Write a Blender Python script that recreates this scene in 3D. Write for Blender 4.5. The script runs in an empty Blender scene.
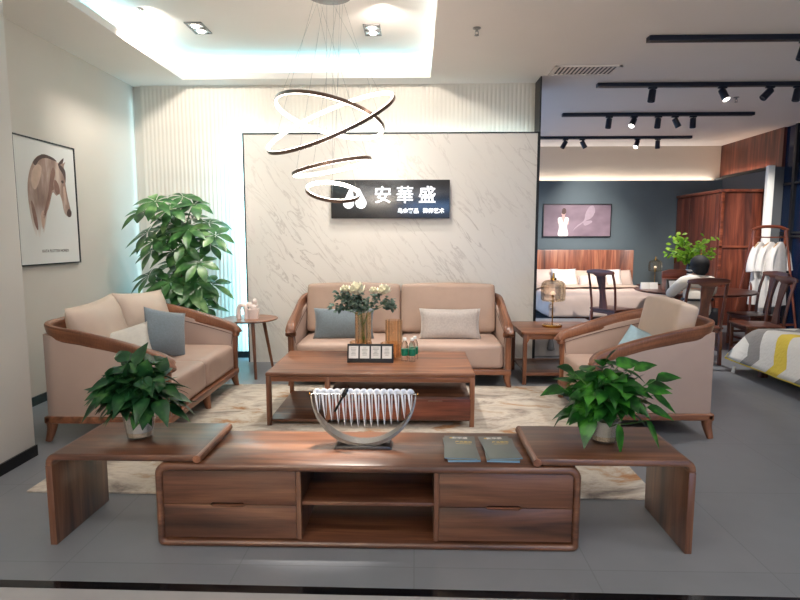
import bpy, bmesh, math, random
from math import sin, cos, pi, radians as R
from mathutils import Vector, Matrix, Euler
random.seed(7)
sc = bpy.context.scene
C = sc.collection

# ------------------------------------------------------------------ materials
def srgb(r, g, b):
    f = lambda c: (c/255/12.92) if c/255 <= .04045 else ((c/255+.055)/1.055)**2.4
    return (f(r), f(g), f(b), 1)

def newmat(name):
    m = bpy.data.materials.new(name); m.use_nodes = True
    nt = m.node_tree
    return m, nt, nt.nodes['Principled BSDF']

def N(nt, t, **kw):
    n = nt.nodes.new(t)
    for k, v in kw.items():
        if k in n.inputs: n.inputs[k].default_value = v
        else: setattr(n, k, v)
    return n

def coords(nt, scale=(1, 1, 1), rot=(0, 0, 0), rand=False):
    tc = N(nt, 'ShaderNodeTexCoord'); mp = N(nt, 'ShaderNodeMapping')
    mp.inputs['Scale'].default_value = scale; mp.inputs['Rotation'].default_value = rot
    nt.links.new(tc.outputs['Object'], mp.inputs['Vector'])
    if rand:
        oi = N(nt, 'ShaderNodeObjectInfo'); ml = N(nt, 'ShaderNodeMath', operation='MULTIPLY')
        ml.inputs[1].default_value = 9.0
        nt.links.new(oi.outputs['Random'], ml.inputs[0]); nt.links.new(ml.outputs[0], mp.inputs['Location'])
    return mp

def ramp(nt, fac, stops):
    r = N(nt, 'ShaderNodeValToRGB'); e = r.color_ramp.elements
    while len(e) < len(stops): e.new(.5)
    for i, (p, c) in enumerate(stops): e[i].position = p; e[i].color = c
    nt.links.new(fac, r.inputs['Fac']); return r

def plain(name, col, rough=.5, metal=0, noise=0, nscale=20, bump=0, bscale=200, coat=0, sheen=0, spec=None):
    m, nt, b = newmat(name)
    b.inputs['Roughness'].default_value = rough; b.inputs['Metallic'].default_value = metal
    b.inputs['Coat Weight'].default_value = coat; b.inputs['Sheen Weight'].default_value = sheen
    if spec is not None: b.inputs['Specular IOR Level'].default_value = spec
    mp = coords(nt)
    n = N(nt, 'ShaderNodeTexNoise', Scale=nscale, Detail=3.0); nt.links.new(mp.outputs[0], n.inputs['Vector'])
    k = 1-noise; k2 = 1+noise
    r = ramp(nt, n.outputs['Fac'], [(.3, (col[0]*k, col[1]*k, col[2]*k, 1)), (.7, (min(1, col[0]*k2), min(1, col[1]*k2), min(1, col[2]*k2), 1))])
    nt.links.new(r.outputs[0], b.inputs['Base Color'])
    if bump:
        n2 = N(nt, 'ShaderNodeTexNoise', Scale=bscale, Detail=2.0); nt.links.new(mp.outputs[0], n2.inputs['Vector'])
        bp = N(nt, 'ShaderNodeBump', Strength=bump, Distance=.002)
        nt.links.new(n2.outputs['Fac'], bp.inputs['Height']); nt.links.new(bp.outputs[0], b.inputs['Normal'])
    return m

def wood(name, dark, mid, light, axis='X', rough=.35, planks=0, coat=.25):
    m, nt, b = newmat(name)
    if axis == 'U':
        uvn = N(nt, 'ShaderNodeUVMap'); mp = N(nt, 'ShaderNodeMapping'); mp.inputs['Scale'].default_value = (1.3, 14, 1); nt.links.new(uvn.outputs[0], mp.inputs['Vector'])
    else:
        s = [14, 14, 14]; s['XYZ'.index(axis)] = 1.1
        mp = coords(nt, s, rand=True)
    n = N(nt, 'ShaderNodeTexNoise', Scale=1.0, Detail=5.0, Distortion=.7); nt.links.new(mp.outputs[0], n.inputs['Vector'])
    r = ramp(nt, n.outputs['Fac'], [(.3, dark), (.5, mid), (.72, light)])
    s2 = [130, 130, 130]; s2['XYZ'.index(axis if axis != 'U' else 'Z')] = 5
    mp2 = coords(nt, s2); n2 = N(nt, 'ShaderNodeTexNoise', Scale=1.0, Detail=2.0); nt.links.new(mp2.outputs[0], n2.inputs['Vector'])
    r2 = ramp(nt, n2.outputs['Fac'], [(.3, (.72, .68, .66, 1)), (.6, (1, 1, 1, 1))])
    mx = N(nt, 'ShaderNodeMix', data_type='RGBA', blend_type='MULTIPLY'); mx.inputs['Factor'].default_value = .8
    nt.links.new(r.outputs[0], mx.inputs['A']); nt.links.new(r2.outputs[0], mx.inputs['B'])
    out = mx.outputs['Result']
    if planks:
        tc = N(nt, 'ShaderNodeTexCoord'); sp = N(nt, 'ShaderNodeSeparateXYZ'); nt.links.new(tc.outputs['Object'], sp.inputs[0])
        ad = N(nt, 'ShaderNodeMath', operation='ADD'); nt.links.new(sp.outputs['X'], ad.inputs[0]); nt.links.new(sp.outputs['Y'], ad.inputs[1])
        dv = N(nt, 'ShaderNodeMath', operation='DIVIDE'); dv.inputs[1].default_value = planks; nt.links.new(ad.outputs[0], dv.inputs[0])
        fl = N(nt, 'ShaderNodeMath', operation='FLOOR'); nt.links.new(dv.outputs[0], fl.inputs[0])
        wn = N(nt, 'ShaderNodeTexWhiteNoise', noise_dimensions='1D'); nt.links.new(fl.outputs[0], wn.inputs['W'])
        r3 = ramp(nt, wn.outputs['Value'], [(0, (.6, .55, .5, 1)), (1, (1, 1, 1, 1))])
        m2 = N(nt, 'ShaderNodeMix', data_type='RGBA', blend_type='MULTIPLY'); m2.inputs['Factor'].default_value = 1
        nt.links.new(out, m2.inputs['A']); nt.links.new(r3.outputs[0], m2.inputs['B']); out = m2.outputs['Result']
    nt.links.new(out, b.inputs['Base Color'])
    b.inputs['Roughness'].default_value = rough; b.inputs['Coat Weight'].default_value = coat; b.inputs['Coat Roughness'].default_value = .25
    return m

def emit(name, col, s):
    m, nt, b = newmat(name)
    b.inputs['Base Color'].default_value = col; b.inputs['Emission Color'].default_value = col
    b.inputs['Emission Strength'].default_value = s
    return m

def glass(name, col, rough=.03, ior=1.45, mixt=.35):
    m, nt, b = newmat(name)
    b.inputs['Base Color'].default_value = col; b.inputs['Transmission Weight'].default_value = 1
    b.inputs['Roughness'].default_value = rough; b.inputs['IOR'].default_value = ior
    tr = N(nt, 'ShaderNodeBsdfTransparent'); tr.inputs['Color'].default_value = col
    mx = N(nt, 'ShaderNodeMixShader'); mx.inputs[0].default_value = mixt
    nt.links.new(b.outputs[0], mx.inputs[1]); nt.links.new(tr.outputs[0], mx.inputs[2])
    nt.links.new(mx.outputs[0], nt.nodes['Material Output'].inputs['Surface'])
    return m

WD, WM, WL = srgb(88, 53, 36), srgb(130, 82, 56), srgb(164, 110, 78)
M = {}
M['wU'] = wood('walnut_bent', WD, WM, WL, 'U')
for a in 'XYZ':
    M['w'+a] = wood('walnut_'+a, WD, WM, WL, a)                                                         # sofa and table frames
    M['d'+a] = wood('dark_walnut_'+a, srgb(58, 36, 26), srgb(98, 62, 44), srgb(132, 90, 64), a, .3, coat=.4)    # media cabinet
    M['r'+a] = wood('red_wood_'+a, srgb(70, 32, 22), srgb(122, 62, 42), srgb(160, 90, 62), a, .4)
    M['b'+a] = wood('brown_chair_wood_'+a, srgb(56, 29, 22), srgb(96, 52, 38), srgb(130, 76, 55), a, .35)
M['plankZ'] = wood('headboard_planks', srgb(104, 54, 38), srgb(154, 88, 62), srgb(194, 128, 94), 'Z', .4, planks=.09)
M['wardZ'] = wood('wardrobe_boards', srgb(74, 34, 25), srgb(116, 58, 41), srgb(152, 86, 62), 'Z', .4, planks=.12)
M['leather'] = plain('beige_leather', srgb(180, 154, 140), .42, noise=.04, nscale=6, bump=.15, bscale=300)
M['leather_side'] = plain('beige_leather_side', srgb(172, 150, 139), .5, noise=.03, nscale=4, bump=.1)
M['cushion'] = plain('cushion_leather', srgb(174, 148, 132), .45, noise=.04, nscale=7, bump=.15, bscale=250)
M['cream_cush'] = plain('cream_cushion', srgb(198, 178, 162), .5, noise=.04, nscale=7, bump=.15, bscale=250)
M['blue_fab'] = plain('blue_grey_fabric', srgb(112, 124, 132), .8, noise=.1, nscale=60, bump=.4, bscale=500, sheen=.3)
M['grey_fab'] = plain('silver_grey_fabric', srgb(176, 166, 160), .75, noise=.1, nscale=60, bump=.4, bscale=500, sheen=.4)
M['white_fab'] = plain('pale_grey_fabric', srgb(196, 192, 184), .8, noise=.05, nscale=40, bump=.3, bscale=500)
M['sky_fab'] = plain('pale_blue_fabric', srgb(160, 188, 200), .75, noise=.06, nscale=40, bump=.3, bscale=500)
M['piping'] = plain('brown_piping', srgb(96, 70, 60), .6)
M['black'] = plain('matt_black', srgb(22, 23, 27), .45)
M['blackgloss'] = plain('black_gloss', srgb(14, 15, 18), .12)
M['track'] = plain('track_black', srgb(20, 27, 44), .4)
M['wallL'] = plain('painted_wall', srgb(214, 206, 196), .75, noise=.015, nscale=2)
M['pillar'] = plain('pillar_paint', srgb(212, 208, 200), .7, noise=.01, nscale=2)
M['ceil'] = plain('ceiling_paint', srgb(236, 228, 221), .85, noise=.01, nscale=2)
M['flute'] = plain('fluted_beige', srgb(228, 220, 208), .7, noise=.01, nscale=3)
M['blue_wall'] = plain('slate_blue_wall', srgb(90, 103, 109), .7, noise=.03, nscale=4)
M['beige_fascia'] = plain('beige_fascia', srgb(206, 190, 172), .7)
M['grey_wall'] = plain('grey_wall', srgb(96, 98, 100), .7)
M['navy'] = plain('navy_glass', srgb(14, 32, 58), .12, noise=.25, nscale=1.5)
M['white'] = plain('white', srgb(235, 235, 232), .4)
M['whitepaint'] = plain('white_column_paint', srgb(240, 238, 232), .6)
M['paper'] = plain('paper', srgb(236, 234, 230), .7)
M['ceramic'] = plain('white_ceramic', srgb(240, 226, 220), .25, coat=.4)
M['metal'] = plain('brushed_steel', srgb(140, 138, 136), .3, 1, noise=.1, nscale=90)
M['dmetal'] = plain('dark_steel', srgb(88, 88, 90), .32, .9)
M['blade'] = plain('pale_steel', srgb(226, 230, 236), .3, .35)
M['chrome'] = plain('chrome', srgb(215, 218, 222), .14, 1)
M['bronze'] = plain('ring_bronze', srgb(120, 98, 86), .35, .7)
M['brass'] = plain('brass', srgb(196, 152, 78), .22, 1)
M['led'] = emit('warm_led', (1, .91, .80, 1), 7)
M['lens'] = emit('lamp_lens', (1, .95, .88, 1), 5)
M['bulb'] = emit('bulb_glow', (1, .85, .7, 1), .3)
M['signglow'] = emit('sign_letters', (.93, .96, 1, 1), .85)
M['amber'] = glass('amber_glass', (1, .89, .75, 1), .04, mixt=.5)
M['clear'] = glass('clear_glass', (.97, .98, .98, 1), .03, mixt=.45)
M['water'] = glass('water', (.9, .96, .96, 1), .02, 1.33, .3)
M['greenlabel'] = plain('green_label', srgb(10, 120, 92), .4, noise=.3, nscale=80)
M['pebble'] = plain('pale_pebbles', srgb(196, 176, 150), .6, noise=.3, nscale=120)
M['root'] = plain('roots', srgb(170, 160, 140), .7, noise=.2)
M['soil'] = plain('soil', srgb(60, 46, 36), .9, noise=.3)
M['skin'] = plain('skin', srgb(205, 160, 134), .5)
M['hair'] = plain('black_hair', srgb(16, 14, 15), .75, bump=.6, bscale=80)
M['shirt'] = plain('grey_beige_shirt', srgb(206, 200, 190), .8, noise=.04, nscale=12, bump=.3, bscale=40)
M['trouser'] = plain('dark_trousers', srgb(40, 40, 46), .8)
M['linen'] = plain('blush_linen', srgb(206, 184, 172), .75, noise=.05, nscale=6, bump=.3, bscale=20)
M['linen_white'] = plain('white_linen', srgb(222, 216, 210), .75, noise=.03, nscale=6)
M['linen_tan'] = plain('tan_linen', srgb(188, 166, 150), .75, noise=.04, nscale=6)
M['garment'] = plain('white_garment', srgb(230, 226, 222), .8, noise=.05, nscale=14, bump=.3, bscale=60)
M['hanger'] = plain('hanger_wood', srgb(196, 160, 120), .5, noise=.1)
M['ticket'] = plain('ticket', srgb(225, 225, 220), .6)
M['booklet'] = plain('sage_booklet', srgb(106, 112, 108), .35, noise=.03)
M['bookblue'] = plain('blue_booklet_edge', srgb(110, 150, 178), .5)
M['gold'] = plain('gold_print', srgb(226, 192, 110), .35, .3)
M['ink'] = plain('grey_ink', srgb(150, 150, 150), .6)
M['darkink'] = plain('brown_ink', srgb(96, 84, 80), .6)
M['cream_rose'] = plain('cream_petals', srgb(240, 236, 214), .6, noise=.04, nscale=60)
M['pot'] = plain('planter', srgb(225, 222, 215), .35)
M['red'] = plain('red_tag', srgb(190, 50, 60), .5)
M['tassel'] = plain('grey_tassel', srgb(110, 110, 112), .8)
M['board'] = plain('offwhite_board', srgb(188, 182, 178), .7, noise=.03)

def leafmat(name, a, b_, c, scale=9, rough=.32, trans=0.15):
    m, nt, b = newmat(name)
    mp = coords(nt); n = N(nt, 'ShaderNodeTexNoise', Scale=scale, Detail=2.0); nt.links.new(mp.outputs[0], n.inputs['Vector'])
    r = ramp(nt, n.outputs['Fac'], [(.32, a), (.52, b_), (.72, c)]); nt.links.new(r.outputs[0], b.inputs['Base Color'])
    b.inputs['Roughness'].default_value = rough
    tl = N(nt, 'ShaderNodeBsdfTranslucent'); nt.links.new(r.outputs[0], tl.inputs['Color'])
    mx = N(nt, 'ShaderNodeMixShader'); mx.inputs[0].default_value = trans
    nt.links.new(b.outputs[0], mx.inputs[1]); nt.links.new(tl.outputs[0], mx.inputs[2])
    nt.links.new(mx.outputs[0], nt.nodes['Material Output'].inputs['Surface'])
    return m
M['pothos'] = leafmat('pothos_leaf', srgb(14, 50, 18), srgb(28, 84, 26), srgb(70, 140, 44), 14)
M['pothosB'] = leafmat('pothos_leaf_deep', srgb(16, 48, 26), srgb(30, 74, 38), srgb(72, 118, 60), 14)
M['money'] = leafmat('money_leaf', srgb(34, 72, 36), srgb(62, 112, 56), srgb(128, 168, 104), 6)
M['lime'] = leafmat('lime_leaf', srgb(96, 150, 30), srgb(146, 196, 52), srgb(190, 224, 96), 12, .5, .3)
M['eucalypt'] = leafmat('eucalyptus_leaf', srgb(44, 66, 56), srgb(74, 96, 84), srgb(112, 132, 116), 30, .6, .1)
M['stem'] = plain('green_stem', srgb(70, 110, 46), .6)
M['bark'] = plain('bark', srgb(92, 72, 54), .9, noise=.3, nscale=30, bump=.8, bscale=60)

# marble
m, nt, b = newmat('marble_panel'); M['marble'] = m
mp = coords(nt, (1, 1, 1), (0, R(38), 0))
mp2 = N(nt, 'ShaderNodeMapping'); mp2.inputs['Scale'].default_value = (4.4, 1, 1.0); nt.links.new(mp.outputs[0], mp2.inputs['Vector'])
n = N(nt, 'ShaderNodeTexNoise', Scale=1.5, Detail=7.0, Distortion=.6, Roughness=.55); nt.links.new(mp2.outputs[0], n.inputs['Vector'])
r = ramp(nt, n.outputs['Fac'], [(0, (0, 0, 0, 1)), (.465, (0, 0, 0, 1)), (.49, (1, 1, 1, 1)), (.507, (0, 0, 0, 1)), (1, (0, 0, 0, 1))])
n2 = N(nt, 'ShaderNodeTexNoise', Scale=1.1, Detail=3.0); nt.links.new(mp.outputs[0], n2.inputs['Vector'])
r2 = ramp(nt, n2.outputs['Fac'], [(.38, (.08, .08, .08, 1)), (.72, (.9, .9, .9, 1))])
mu = N(nt, 'ShaderNodeMath', operation='MULTIPLY'); nt.links.new(r.outputs[0], mu.inputs[0]); nt.links.new(r2.outputs[0], mu.inputs[1])
mx = N(nt, 'ShaderNodeMix', data_type='RGBA'); mx.inputs['A'].default_value = srgb(234, 230, 223); mx.inputs['B'].default_value = srgb(190, 183, 175)
nt.links.new(mu.outputs[0], mx.inputs['Factor']); nt.links.new(mx.outputs['Result'], b.inputs['Base Color'])
b.inputs['Roughness'].default_value = .28

# floor tiles
m, nt, b = newmat('floor_tiles'); M['floor'] = m
mp = coords(nt)
br = N(nt, 'ShaderNodeTexBrick', offset=0.0, squash=1.0); br.inputs['Scale'].default_value = 1.0
br.inputs['Color1'].default_value = srgb(122, 125, 130); br.inputs['Color2'].default_value = srgb(119, 122, 127); br.inputs['Mortar'].default_value = srgb(108, 111, 116)
br.inputs['Mortar Size'].default_value = .003; br.inputs['Brick Width'].default_value = .8; br.inputs['Row Height'].default_value = .8
nt.links.new(mp.outputs[0], br.inputs['Vector'])
n = N(nt, 'ShaderNodeTexNoise', Scale=5.0, Detail=5.0); nt.links.new(mp.outputs[0], n.inputs['Vector'])
r = ramp(nt, n.outputs['Fac'], [(.3, (.9, .9, .9, 1)), (.7, (1, 1, 1, 1))])
mx = N(nt, 'ShaderNodeMix', data_type='RGBA', blend_type='MULTIPLY'); mx.inputs['Factor'].default_value = .8
nt.links.new(br.outputs[0], mx.inputs['A']); nt.links.new(r.outputs[0], mx.inputs['B']); nt.links.new(mx.outputs['Result'], b.inputs['Base Color'])
b.inputs['Roughness'].default_value = .4
M['floor2'] = plain('outer_floor_tile', srgb(158, 156, 156), .35, noise=.03, nscale=5)

# rug
m, nt, b = newmat('abstract_rug'); M['rug'] = m
mp = coords(nt, (1.3, 2.4, 1)); n = N(nt, 'ShaderNodeTexNoise', Scale=1.7, Detail=9.0, Distortion=.5, Roughness=.68); nt.links.new(mp.outputs[0], n.inputs['Vector'])
r = ramp(nt, n.outputs['Fac'], [(.33, srgb(118, 108, 102)), (.42, srgb(168, 156, 144)), (.52, srgb(200, 190, 176)), (.59, srgb(178, 162, 144)), (.64, srgb(170, 126, 88)), (.75, srgb(136, 98, 70))])
nt.links.new(r.outputs[0], b.inputs['Base Color']); b.inputs['Roughness'].default_value = .95
n2 = N(nt, 'ShaderNodeTexNoise', Scale=300.0); bp = N(nt, 'ShaderNodeBump', Strength=.4, Distance=.004); nt.links.new(n2.outputs['Fac'], bp.inputs['Height']); nt.links.new(bp.outputs[0], b.inputs['Normal'])

# sign mirror
m, nt, b = newmat('dark_mirror'); M['mirror'] = m
b.inputs['Base Color'].default_value = srgb(104, 106, 110); b.inputs['Metallic'].default_value = 1; b.inputs['Roughness'].default_value = .24

# artworks
m, nt, b = newmat('horse_tone'); M['horse'] = m
mp = coords(nt, (7, 1, 2.2), (0, R(20), 0)); n = N(nt, 'ShaderNodeTexNoise', Scale=1.3, Detail=4.0); nt.links.new(mp.outputs[0], n.inputs['Vector'])
r = ramp(nt, n.outputs['Fac'], [(.3, srgb(126, 94, 84)), (.5, srgb(172, 138, 124)), (.68, srgb(214, 190, 176))])
tc = N(nt, 'ShaderNodeTexCoord'); sp = N(nt, 'ShaderNodeSeparateXYZ'); nt.links.new(tc.outputs['Object'], sp.inputs[0])
mr = N(nt, 'ShaderNodeMapRange'); mr.inputs['From Min'].default_value = -.02; mr.inputs['From Max'].default_value = -.30; nt.links.new(sp.outputs['Z'], mr.inputs['Value'])
mx = N(nt, 'ShaderNodeMix', data_type='RGBA'); mx.inputs['B'].default_value = srgb(234, 228, 222); nt.links.new(mr.outputs[0], mx.inputs['Factor']); nt.links.new(r.outputs[0], mx.inputs['A'])
nt.links.new(mx.outputs['Result'], b.inputs['Base Color'])
M['horse_dark'] = plain('horse_dark', srgb(88, 66, 62), .7, noise=.2, nscale=30)
M['horse_mid'] = plain('horse_mid', srgb(144, 106, 94), .7, noise=.15, nscale=20)
M['horse_pale'] = plain('horse_pale', srgb(208, 176, 158), .7, noise=.06, nscale=20)
m, nt, b = newmat('mauve_canvas'); M['mauve'] = m
mp = coords(nt, (1.2, 1, 2)); n = N(nt, 'ShaderNodeTexNoise', Scale=1.4, Detail=3.0); nt.links.new(mp.outputs[0], n.inputs['Vector'])
r = ramp(nt, n.outputs['Fac'], [(.3, srgb(104, 84, 96)), (.65, srgb(138, 118, 129))]); nt.links.new(r.outputs[0], b.inputs['Base Color'])
M['smoke'] = plain('pale_mauve', srgb(158, 140, 150), .7, noise=.06)
M['figskin'] = plain('painted_skin', srgb(196, 158, 150), .7)

# chevron quilt, driven by UV (u = along the bed, v = across it)
m, nt, b = newmat('chevron_quilt'); M['quilt'] = m
uv = N(nt, 'ShaderNodeUVMap'); sp = N(nt, 'ShaderNodeSeparateXYZ'); nt.links.new(uv.outputs[0], sp.inputs[0])
pp = N(nt, 'ShaderNodeMath', operation='PINGPONG'); pp.inputs[1].default_value = .27; nt.links.new(sp.outputs['Y'], pp.inputs[0])
ml = N(nt, 'ShaderNodeMath', operation='MULTIPLY'); ml.inputs[1].default_value = .75; nt.links.new(pp.outputs[0], ml.inputs[0])
ad = N(nt, 'ShaderNodeMath', operation='ADD'); nt.links.new(sp.outputs['X'], ad.inputs[0]); nt.links.new(ml.outputs[0], ad.inputs[1])
dv = N(nt, 'ShaderNodeMath', operation='DIVIDE'); dv.inputs[1].default_value = .86; nt.links.new(ad.outputs[0], dv.inputs[0])
fr = N(nt, 'ShaderNodeMath', operation='FRACT'); nt.links.new(dv.outputs[0], fr.inputs[0])
wq, gq, yq = srgb(222, 218, 210), srgb(142, 138, 134), srgb(224, 196, 72)
r = ramp(nt, fr.outputs[0], [(0, gq), (.22, wq), (.5, yq), (.72, wq)]); r.color_ramp.interpolation = 'CONSTANT'
nt.links.new(r.outputs[0], b.inputs['Base Color']); b.inputs['Roughness'].default_value = .85
vo = N(nt, 'ShaderNodeTexVoronoi', Scale=34.0); nt.links.new(uv.outputs[0], vo.inputs['Vector'])
bp = N(nt, 'ShaderNodeBump', Strength=.5, Distance=.008); nt.links.new(vo.outputs['Distance'], bp.inputs['Height']); nt.links.new(bp.outputs[0], b.inputs['Normal'])
M['binding'] = plain('yellow_binding', srgb(226, 198, 60), .7)

# ------------------------------------------------------------------ mesh building
class MB:
    def __init__(s): s.v = []; s.f = []; s.mi = []; s.cur = 0; s.uv = None
    def add(s, vs, fs):
        o = len(s.v); s.v += [tuple(x) for x in vs]
        for f in fs: s.f.append(tuple(i+o for i in f)); s.mi.append(s.cur)
        return s
    def box(s, x0, x1, y0, y1, z0, z1, bev=0, seg=2, rot=None, piv=None):
        bm = bmesh.new(); bmesh.ops.create_cube(bm, size=1)
        bmesh.ops.scale(bm, vec=(abs(x1-x0), abs(y1-y0), abs(z1-z0)), verts=bm.verts)
        if bev: bmesh.ops.bevel(bm, geom=bm.edges[:], offset=bev, segments=seg, affect='EDGES', profile=.5)
        c = Vector(((x0+x1)/2, (y0+y1)/2, (z0+z1)/2))
        bm.verts.index_update()
        vs = [v.co.copy() for v in bm.verts]
        if rot:
            q = Euler(rot).to_matrix(); vs = [q @ v for v in vs]
        vs = [v+c for v in vs]; fs = [[v.index for v in f.verts] for f in bm.faces]; bm.free()
        return s.add(vs, fs)
    def prism(s, poly, axis, a, b, bev=0, seg=2):
        """poly: 2-D outline in the plane normal to axis ('X': (y,z), 'Y': (x,z), 'Z': (x,y))"""
        def P(p, t): return {'X': (t, p[0], p[1]), 'Y': (p[0], t, p[1]), 'Z': (p[0], p[1], t)}[axis]
        bm = bmesh.new(); lo = [bm.verts.new(P(p, a)) for p in poly]; hi = [bm.verts.new(P(p, b)) for p in poly]
        n = len(poly); bm.faces.new(lo); bm.faces.new(hi[::-1])
        ring = []
        for i in range(n):
            bm.faces.new((lo[i], hi[i], hi[(i+1) % n], lo[(i+1) % n]))
        bmesh.ops.recalc_face_normals(bm, faces=bm.faces[:])
        if bev:
            ed = [e for e in bm.edges if (e.verts[0] in lo and e.verts[1] in lo) or (e.verts[0] in hi and e.verts[1] in hi)]
            bmesh.ops.bevel(bm, geom=ed, offset=bev, segments=seg, affect='EDGES', profile=.5)
        bm.verts.index_update()
        s.add([v.co.copy() for v in bm.verts], [[v.index for v in f.verts] for f in bm.faces]); bm.free(); return s
    def tube(s, pts, r, seg=10, caps=True, flat=None):
        pts = [Vector(p) for p in pts]; n = len(pts); rr = r if isinstance(r, (list, tuple)) else [r]*n
        vs = []; up = None
        for i, p in enumerate(pts):
            t = (pts[min(i+1, n-1)]-pts[max(i-1, 0)]).normalized()
            if up is None:
                up = Vector((0, 0, 1)) if abs(t.z) < .9 else Vector((1, 0, 0))
            a = t.cross(up); 
            if a.length < 1e-5: a = t.cross(Vector((.3, 1, .2)))
            a.normalize(); up = a.cross(t).normalized()
            for k in range(seg):
                w = 2*pi*k/seg; vs.append(p+a*cos(w)*rr[i]+up*sin(w)*rr[i]*(flat or 1))
        fs = [(i*seg+k, i*seg+(k+1) % seg, (i+1)*seg+(k+1) % seg, (i+1)*seg+k) for i in range(n-1) for k in range(seg)]
        if caps: fs += [tuple(range(seg))[::-1], tuple((n-1)*seg+k for k in range(seg))]
        return s.add(vs, fs)
    def lathe(s, prof, seg=28, c=(0, 0, 0), rib=0, nr=0, sx=1, sy=1, power=2):
        vs = []
        for (r, z) in prof:
            for k in range(seg):
                w = 2*pi*k/seg; q = r*(1+rib*cos(nr*w))
                x, y = cos(w), sin(w)
                if power != 2:
                    d = (abs(x)**power+abs(y)**power)**(1/power); x /= d; y /= d
                vs.append((c[0]+x*q*sx, c[1]+y*q*sy, c[2]+z))
        n = len(prof)
        fs = [(i*seg+k, i*seg+(k+1) % seg, (i+1)*seg+(k+1) % seg, (i+1)*seg+k) for i in range(n-1) for k in range(seg)]
        if prof[0][0] > 1e-6: fs.append(tuple(range(seg))[::-1])
        if prof[-1][0] > 1e-6: fs.append(tuple((n-1)*seg+k for k in range(seg)))
        return s.add(vs, fs)
    def cushion(s, w, d, h, r=.05, bulge=.02, seg=12, M4=None, side=.3):
        """rounded block with swollen faces, centred at the origin, then moved by M4"""
        bm = bmesh.new(); bmesh.ops.create_cube(bm, size=2)
        bmesh.ops.subdivide_edges(bm, edges=bm.edges[:], cuts=seg, use_grid_fill=True)
        hw, hd, hh = w/2, d/2, h/2; r = min(r, hw*.95, hd*.95, hh*.95)
        for v in bm.verts:
            u = v.co.copy(); u = Vector([sin(c*pi/2)*.55+c*.45 for c in u])
            p = Vector((u.x*hw, u.y*hd, u.z*hh))
            q = Vector((max(-hw+r, min(hw-r, p.x)), max(-hd+r, min(hd-r, p.y)), max(-hh+r, min(hh-r, p.z))))
            dd = p-q
            if dd.length > 1e-6: p = q+dd.normalized()*r
            u = Vector((p.x/hw, p.y/hd, p.z/hh))
            f = (1-u.x**2)*(1-u.y**2)
            p.z += bulge*f*(1 if u.z > 0 else -1)*abs(u.z)
            p.x += side*bulge*u.x*(1-u.y**2)*(1-u.z**2); p.y += side*bulge*u.y*(1-u.x**2)*(1-u.z**2)
            v.co = p
        bmesh.ops.remove_doubles(bm, verts=bm.verts[:], dist=1e-5)
        bm.verts.index_update()
        vs = [(M4 @ v.co) if M4 else v.co.copy() for v in bm.verts]
        s.add(vs, [[v.index for v in f.verts] for f in bm.faces]); bm.free(); return s
    def pillow(s, w, h, t, M4=None, n=16, seed=0):
        """knife-edge scatter cushion: w by h, thickness t along y, corners pulled out"""
        vs = []; rnd = random.Random(seed); ph = rnd.random()*6
        for sd in (-1, 1):
            for i in range(n+1):
                for j in range(n+1):
                    u = -1+2*i/n; v = -1+2*j/n
                    pin = .07
                    x = w/2*u*(1-pin*(1-v*v)); z = h/2*v*(1-pin*(1-u*u))
                    f = max(0, (1-abs(u)**2.6)*(1-abs(v)**2.6))**.55
                    y = sd*t/2*f*(1+.06*sin(5*u+ph)+.06*sin(4*v+ph*2))
                    p = Vector((x, y, z)); vs.append(M4 @ p if M4 else p)
        k = (n+1)**2; fs = []
        for i in range(n):
            for j in range(n):
                a = i*(n+1)+j; q = (a, a+1, a+n+2, a+n+1)
                fs.append(q[::-1]); fs.append(tuple(x+k for x in q))
        bm = bmesh.new(); V = [bm.verts.new(p) for p in vs]
        for f in fs: bm.faces.new([V[i] for i in f])
        bmesh.ops.remove_doubles(bm, verts=bm.verts[:], dist=1e-5); bmesh.ops.recalc_face_normals(bm, faces=bm.faces[:]); bm.verts.index_update()
        s.add([v.co.copy() for v in bm.verts], [[v.index for v in f.verts] for f in bm.faces]); bm.free(); return s
    def ball(s, c, r, seg=14, sc=(1, 1, 1), rot=None):
        n = seg//2; pr = [(max(1e-7, r*sin(pi*i/n)), -r*cos(pi*i/n)) for i in range(n+1)]
        t = MB().lathe(pr, seg); q = Euler(rot).to_matrix() if rot else Matrix.Identity(3)
        return s.add([q @ Vector((v[0]*sc[0], v[1]*sc[1], v[2]*sc[2]))+Vector(c) for v in t.v], t.f)
    def leaf(s, o, d, nrm, L, W, droop=.3, fold=.15, kind='heart', nu=6):
        d = Vector(d).normalized(); nrm = Vector(nrm); side = d.cross(nrm)
        if side.length < 1e-4: side = d.cross(Vector((.2, .9, .3)))
        side.normalize(); up = side.cross(d).normalized(); o = Vector(o); vs = []
        for i in range(nu+1):
            t = i/nu
            if kind == 'heart': wd = (sin(pi*min(1, t*1.0)**.62)) if t < 1 else 0
            elif kind == 'round': wd = sin(pi*t)**.6
            else: wd = sin(pi*t**1.15)
            if i == 0: wd = .12
            if i == nu: wd = .02
            cen = o+d*(L*t*(1-.12*droop*t))-Vector((0, 0, 1))*(L*droop*t*t)
            for j in (-1, -.5, 0, .5, 1):
                a = W/2*wd*j
                vs.append(cen+side*a+up*(fold*abs(a)-(W*.10*(j*j-abs(j)))*0))
        fs = [(i*5+j, i*5+j+1, (i+1)*5+j+1, (i+1)*5+j) for i in range(nu) for j in range(4)]
        return s.add(vs, fs)
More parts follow.
